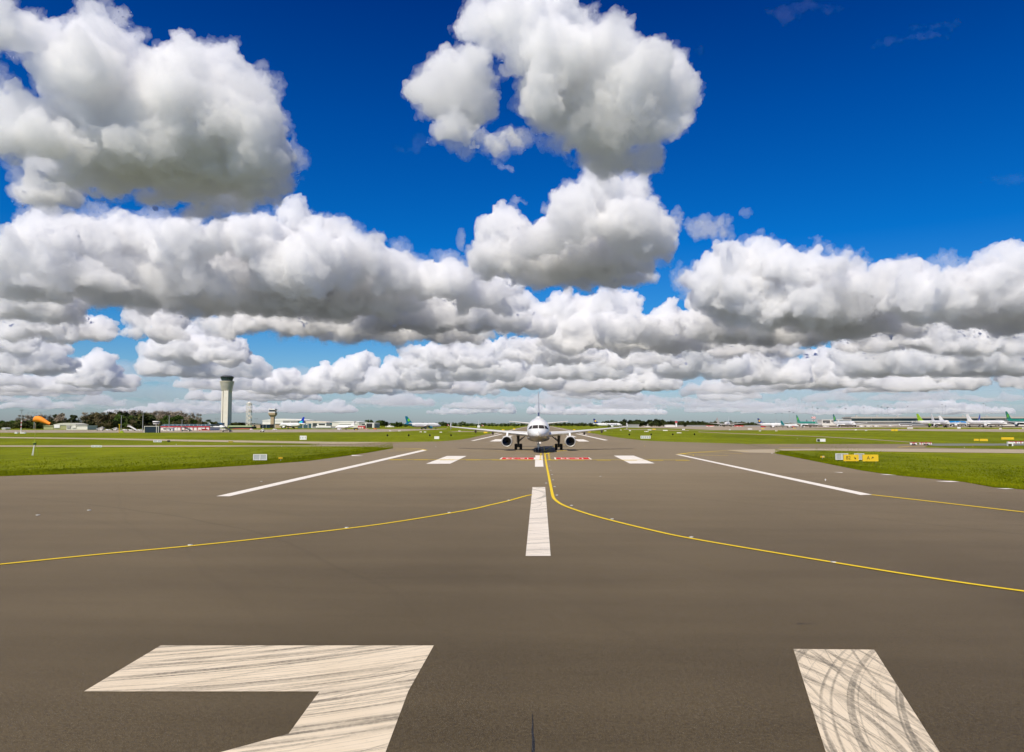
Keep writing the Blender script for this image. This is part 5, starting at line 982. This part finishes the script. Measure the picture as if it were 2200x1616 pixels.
CLOUD_E = [(60,540,90,50),(170,515,90,50),(110,490,50,30),(280,515,90,45),(400,525,90,50),(520,515,80,50),(560,490,55,36),(640,478,34,44),(690,510,66,42),(640,570,125,75),(770,555,75,50),(860,595,75,45),(950,605,75,45),(1040,640,75,40),
 (330,610,180,60),(120,610,145,60),(500,650,240,55),(750,650,190,60),(900,680,180,50),(1060,690,100,40),(640,700,250,36),(820,715,190,30),(980,718,100,26),(60,680,110,55),(40,600,60,50)]
CLOUD_E2 = [(60,730,110,30),(170,735,80,26),(420,765,115,30),(500,775,50,22),(330,720,90,26),(20,760,70,22)]
CLOUD_D = [(1570,570,58,46),(1640,570,58,48),(1600,640,115,65),(1500,600,50,20),(1470,605,18,14),(1730,575,85,32),(1810,558,36,22),(1720,660,125,65),(1840,625,105,52),(1920,615,85,45),(1980,650,78,55),(1700,720,165,42),(1850,700,145,52),(1560,710,105,42),(2160,605,48,55),(2090,620,70,32),(2190,690,90,75),(2050,690,90,55),(2250,640,80,60),
 (1950,745,160,30),(2120,755,130,34),(1620,755,140,20)]
CLOUD_M = [(1110,660,60,26),(1210,670,105,40),(1320,655,62,32),(1360,700,105,40),(1450,690,75,36),(1420,735,150,34),(1250,730,120,30),(1130,700,80,36),(1180,765,150,20),(1380,775,120,18),(960,780,140,18)]
BASE = 1100.0
def ray_at(px, py, dist):
    d = ray(px, py); return Vector((0, 0, H_CAM)) + d*(dist/math.hypot(d.x, d.y))
ICO = bmesh.new(); bmesh.ops.create_icosphere(ICO, subdivisions=2, radius=1.0)
ICO.verts.ensure_lookup_table(); ICO_V = np.array([v.co[:] for v in ICO.verts]); ICO_F = np.array([[v.index for v in f.verts] for f in ICO.faces])
def cloud_mat(name, dens, col=(1, 1, 1), an=0.0):
    m = bpy.data.materials.new(name); m.use_nodes = True; t = m.node_tree; t.nodes.clear(); g = G(t)
    o = g.n('ShaderNodeOutputMaterial'); v = g.n('ShaderNodeVolumeScatter'); v.inputs['Color'].default_value = (*col, 1); v.inputs['Density'].default_value = dens
    v.inputs['Anisotropy'].default_value = an; t.links.new(v.outputs[0], o.inputs['Volume']); return m
def cloud(blobs, dist, mat, voxel, seed, name='cloud', lumps=True, base=BASE, rag=1.0, kid=1.0, squash=True, mass=None, tops=None, grow=1.0):
    """one bank of cumulus: lumps with two generations of smaller billows on them, fused, warped and roughened"""
    rnd = random.Random(seed); S = []
    for px, py, rx, ry, *pb in blobs:
        D = (base+40)*F_PX/(911-pb[0]) if pb else max(dist*(1+rnd.uniform(-.05, .05)), (base+40)*F_PX/max(4, 911-(py+0.35*ry))) if lumps else rx*0+dist
        c = ray_at(px, py, D); k = D/F_PX; rr = min(rx, ry)*k; rr += (grow-1)*26*k
        a_, b_ = rx*k+(grow-1)*26*k, ry*k+(grow-1)*26*k
        S.append((c, (a_*.86, rr*1.1, b_*.86)))
        if mass and py > mass[0]:      # lumps added to the cloud body, mostly unseen, to throw shade on the base
            for j in range(1, mass[1]+1):
                S.append((c+Vector((0, rr*.5*j, mass[2]*j)), (a_*(.9-.1*j), rr*1.6, mass[2]*.9)))
        for i in range(int(18*kid)):
            th = rnd.uniform(0, 2*math.pi); ph = math.asin(rnd.uniform(-0.6, 1)); q = Vector((math.cos(th)*math.cos(ph), math.sin(th)*math.cos(ph), math.sin(ph)))
            r1 = rr*rnd.uniform(.22, .48); c1 = c+Vector((q.x*a_*.78, q.y*rr*.9, q.z*b_*.78)); S.append((c1, (r1,)*3))
            if q.y < 0.45:
                for j in range(6):
                    w = Vector([rnd.gauss(0, 1) for _ in range(3)]).normalized()
                    if w.z < -.3: w.z *= -1
                    r2 = r1*rnd.uniform(.22, .5); S.append((c1+w*r1*.9, (r2,)*3))
    N = len(S); cc = np.array([s_[0][:] for s_ in S]); rr_ = np.array([s_[1] for s_ in S])
    V = (ICO_V[None]*rr_[:, None]+cc[:, None]).reshape(-1, 3); Fc = (ICO_F[None]+(np.arange(N)*len(ICO_V))[:, None, None]).reshape(-1, 3)
    if squash: V[:, 2] = np.where(V[:, 2] < base, base+(V[:, 2]-base)*0.25, V[:, 2])
    me = bpy.data.meshes.new(name); me.from_pydata(V.tolist(), [], Fc.tolist()); ob = bpy.data.objects.new(name, me); scene.collection.objects.link(ob)
    k = dist/F_PX
    def remesh(v): md = ob.modifiers.new('r', 'REMESH'); md.mode = 'VOXEL'; md.voxel_size = v*k
    def disp(size, amp, depth, warp=False, basis='IMPROVED_PERLIN'):
        tx = bpy.data.textures.new('n', 'CLOUDS'); tx.noise_scale = size*k; tx.noise_depth = depth; tx.noise_basis = basis; tx.cloud_type = 'COLOR' if warp else 'GRAYSCALE'
        d = ob.modifiers.new('d', 'DISPLACE'); d.texture = tx; d.texture_coords = 'GLOBAL'; d.strength = amp*k; d.mid_level = 0.5
        if warp: d.direction = 'RGB_TO_XYZ'; d.space = 'GLOBAL'
    remesh(voxel*1.6); disp(70, 70*rag, 2, True); disp(40, 36*rag, 3); remesh(voxel); disp(18, 20*rag, 4); disp(9, 13*rag, 3, True)
    dg = bpy.context.evaluated_depsgraph_get(); m2 = bpy.data.meshes.new_from_object(ob.evaluated_get(dg)); ob.modifiers.clear(); ob.data = m2; m2.name = name
    m2.materials.clear(); m2.materials.append(mat); m2.polygons.foreach_set('use_smooth', [True]*len(m2.polygons))
    ob['kind'] = 'stuff'; ob['label'] = 'white cumulus cloud'; print('cloud', N, len(m2.polygons))
    return ob
CC, CF = (.999, .990, .968), (.998, .994, .984)
near = cloud_mat('cloud_vapour', 0.018, CC); mid = cloud_mat('cloud_vapour_mid', 0.018, CC); far = cloud_mat('cloud_vapour_far', 0.014, CF); thin = cloud_mat('cloud_vapour_thin', 0.0045, CC); vfar = cloud_mat('cloud_vapour_distant', 0.0030, CF)
skin = cloud_mat('cloud_wisps', .0050, CC); skinf = cloud_mat('cloud_wisps_far', .0022, CF); veil = cloud_mat('cloud_veil', .0005, CF)
for L_, D_, v_, sd_, ms, m1, m2 in ((CLOUD_A, 3500, 2.2, 1, (385, 1, 190), near, skin), (CLOUD_B, 2950, 2.2, 2, (230, 1, 170), near, skin), (CLOUD_B2, 3100, 2.2, 12, None, near, skin), (CLOUD_C, 5000, 2.1, 3, (530, 1, 200), mid, skin),
        (CLOUD_E, 7200, 2.0, 4, (640, 2, 230), far, skinf), (CLOUD_D, 8600, 2.0, 5, (690, 2, 210), far, skinf)):
    cloud(L_, D_, m1, v_, sd_, mass=ms); cloud(L_, D_, m2, v_*1.25, sd_, rag=1.75, kid=.4, grow=1.25)
cloud(CLOUD_C2, 5200, thin, 2.0, 13, rag=1.2)
cloud([(632, 318, 16, 34), (640, 335, 24, 14), (95, 455, 60, 60), (60, 400, 40, 70), (120, 175, 40, 40)], 3300, thin, 2.6, 16, rag=1.3); cloud([(1112, 430, 24, 10), (1100, 455, 10, 22), (1000, 520, 12, 30), (1605, 462, 14, 10), (1830, 560, 34, 16), (800, 505, 30, 12), (1090, 360, 24, 7)], 5600, thin, 2.0, 17, rag=.8, squash=False)
cloud(CLOUD_E2, 9000, far, 2.0, 14, mass=(700, 1, 200)); cloud(CLOUD_M, 10500, far, 2.0, 15, mass=(700, 1, 180))
def heap(specs, seed):
    r = random.Random(seed); L = []
    for x, yb, w, h in specs:
        rr = h*.42; n = max(2, int(w/(rr*1.0)))
        for i in range(n):
            f = (i+.5)/n*2-1; top = h*(1-abs(f)**1.7)*r.uniform(.55, 1.1); x1 = x+f*w*.5; z = 0
            while True:
                q = rr*r.uniform(.7, 1.15); L.append((x1+r.uniform(-.3, .3)*q, yb-q*.6-z, q*1.15, q*.8, yb)); z += q*.8
                if z > top-q*.4: break
    return L
mid3 = cloud_mat('cloud_vapour_bank', .008, CF); mid2 = cloud_mat('cloud_vapour_low', .0055, CF)
cloud(heap([(60, 812, 210, 84), (215, 836, 150, 66), (385, 812, 170, 96), (500, 812, 150, 50), (600, 846, 130, 60), (740, 846, 170, 78), (880, 836, 170, 78), (1010, 818, 190, 100), (1130, 836, 170, 84), (1255, 815, 190, 110), (1385, 840, 150, 84), (1505, 812, 200, 110), (1640, 826, 170, 84), (1780, 836, 210, 78), (1905, 812, 170, 130), (2010, 842, 170, 90), (2125, 815, 200, 140), (2235, 840, 160, 100)], 5), 13000, mid3, 1.7, 18, rag=.6, mass=(0, 1, 150))
r_ = random.Random(9)
cloud(heap([(r_.uniform(-40, 2240), r_.uniform(838, 862), r_.uniform(80, 240), r_.uniform(26, 52)) for _ in range(30)], 6), 22000, mid2, 1.5, 19, rag=.4, kid=.7)
cloud(heap([(r_.uniform(-40, 2240), r_.uniform(864, 892), r_.uniform(80, 260), r_.uniform(12, 26)) for _ in range(48)], 7), 36000, vfar, 1.4, 20, rag=.3, kid=.5)
cloud([(x, y, w, h) for x, y, w, h in ((100, 800, 380, 30), (700, 815, 420, 24), (1300, 820, 480, 26), (1950, 815, 460, 30), (300, 845, 500, 20), (1100, 850, 560, 18), (1900, 850, 520, 20), (500, 872, 700, 14), (1650, 874, 760, 14))], 30000, veil, 3.0, 24, base=900, rag=.5, kid=1.2)
cloud([(1735, 30, 90, 10), (1700, 50, 50, 12), (1950, 85, 110, 9), (2010, 60, 70, 8), (1500, 128, 12, 14), (2150, 400, 40, 8), (880, 300, 50, 8)], 7000, cloud_mat('cloud_cirrus', .00020, CF), 3.0, 25, squash=False, lumps=False, rag=1.5)
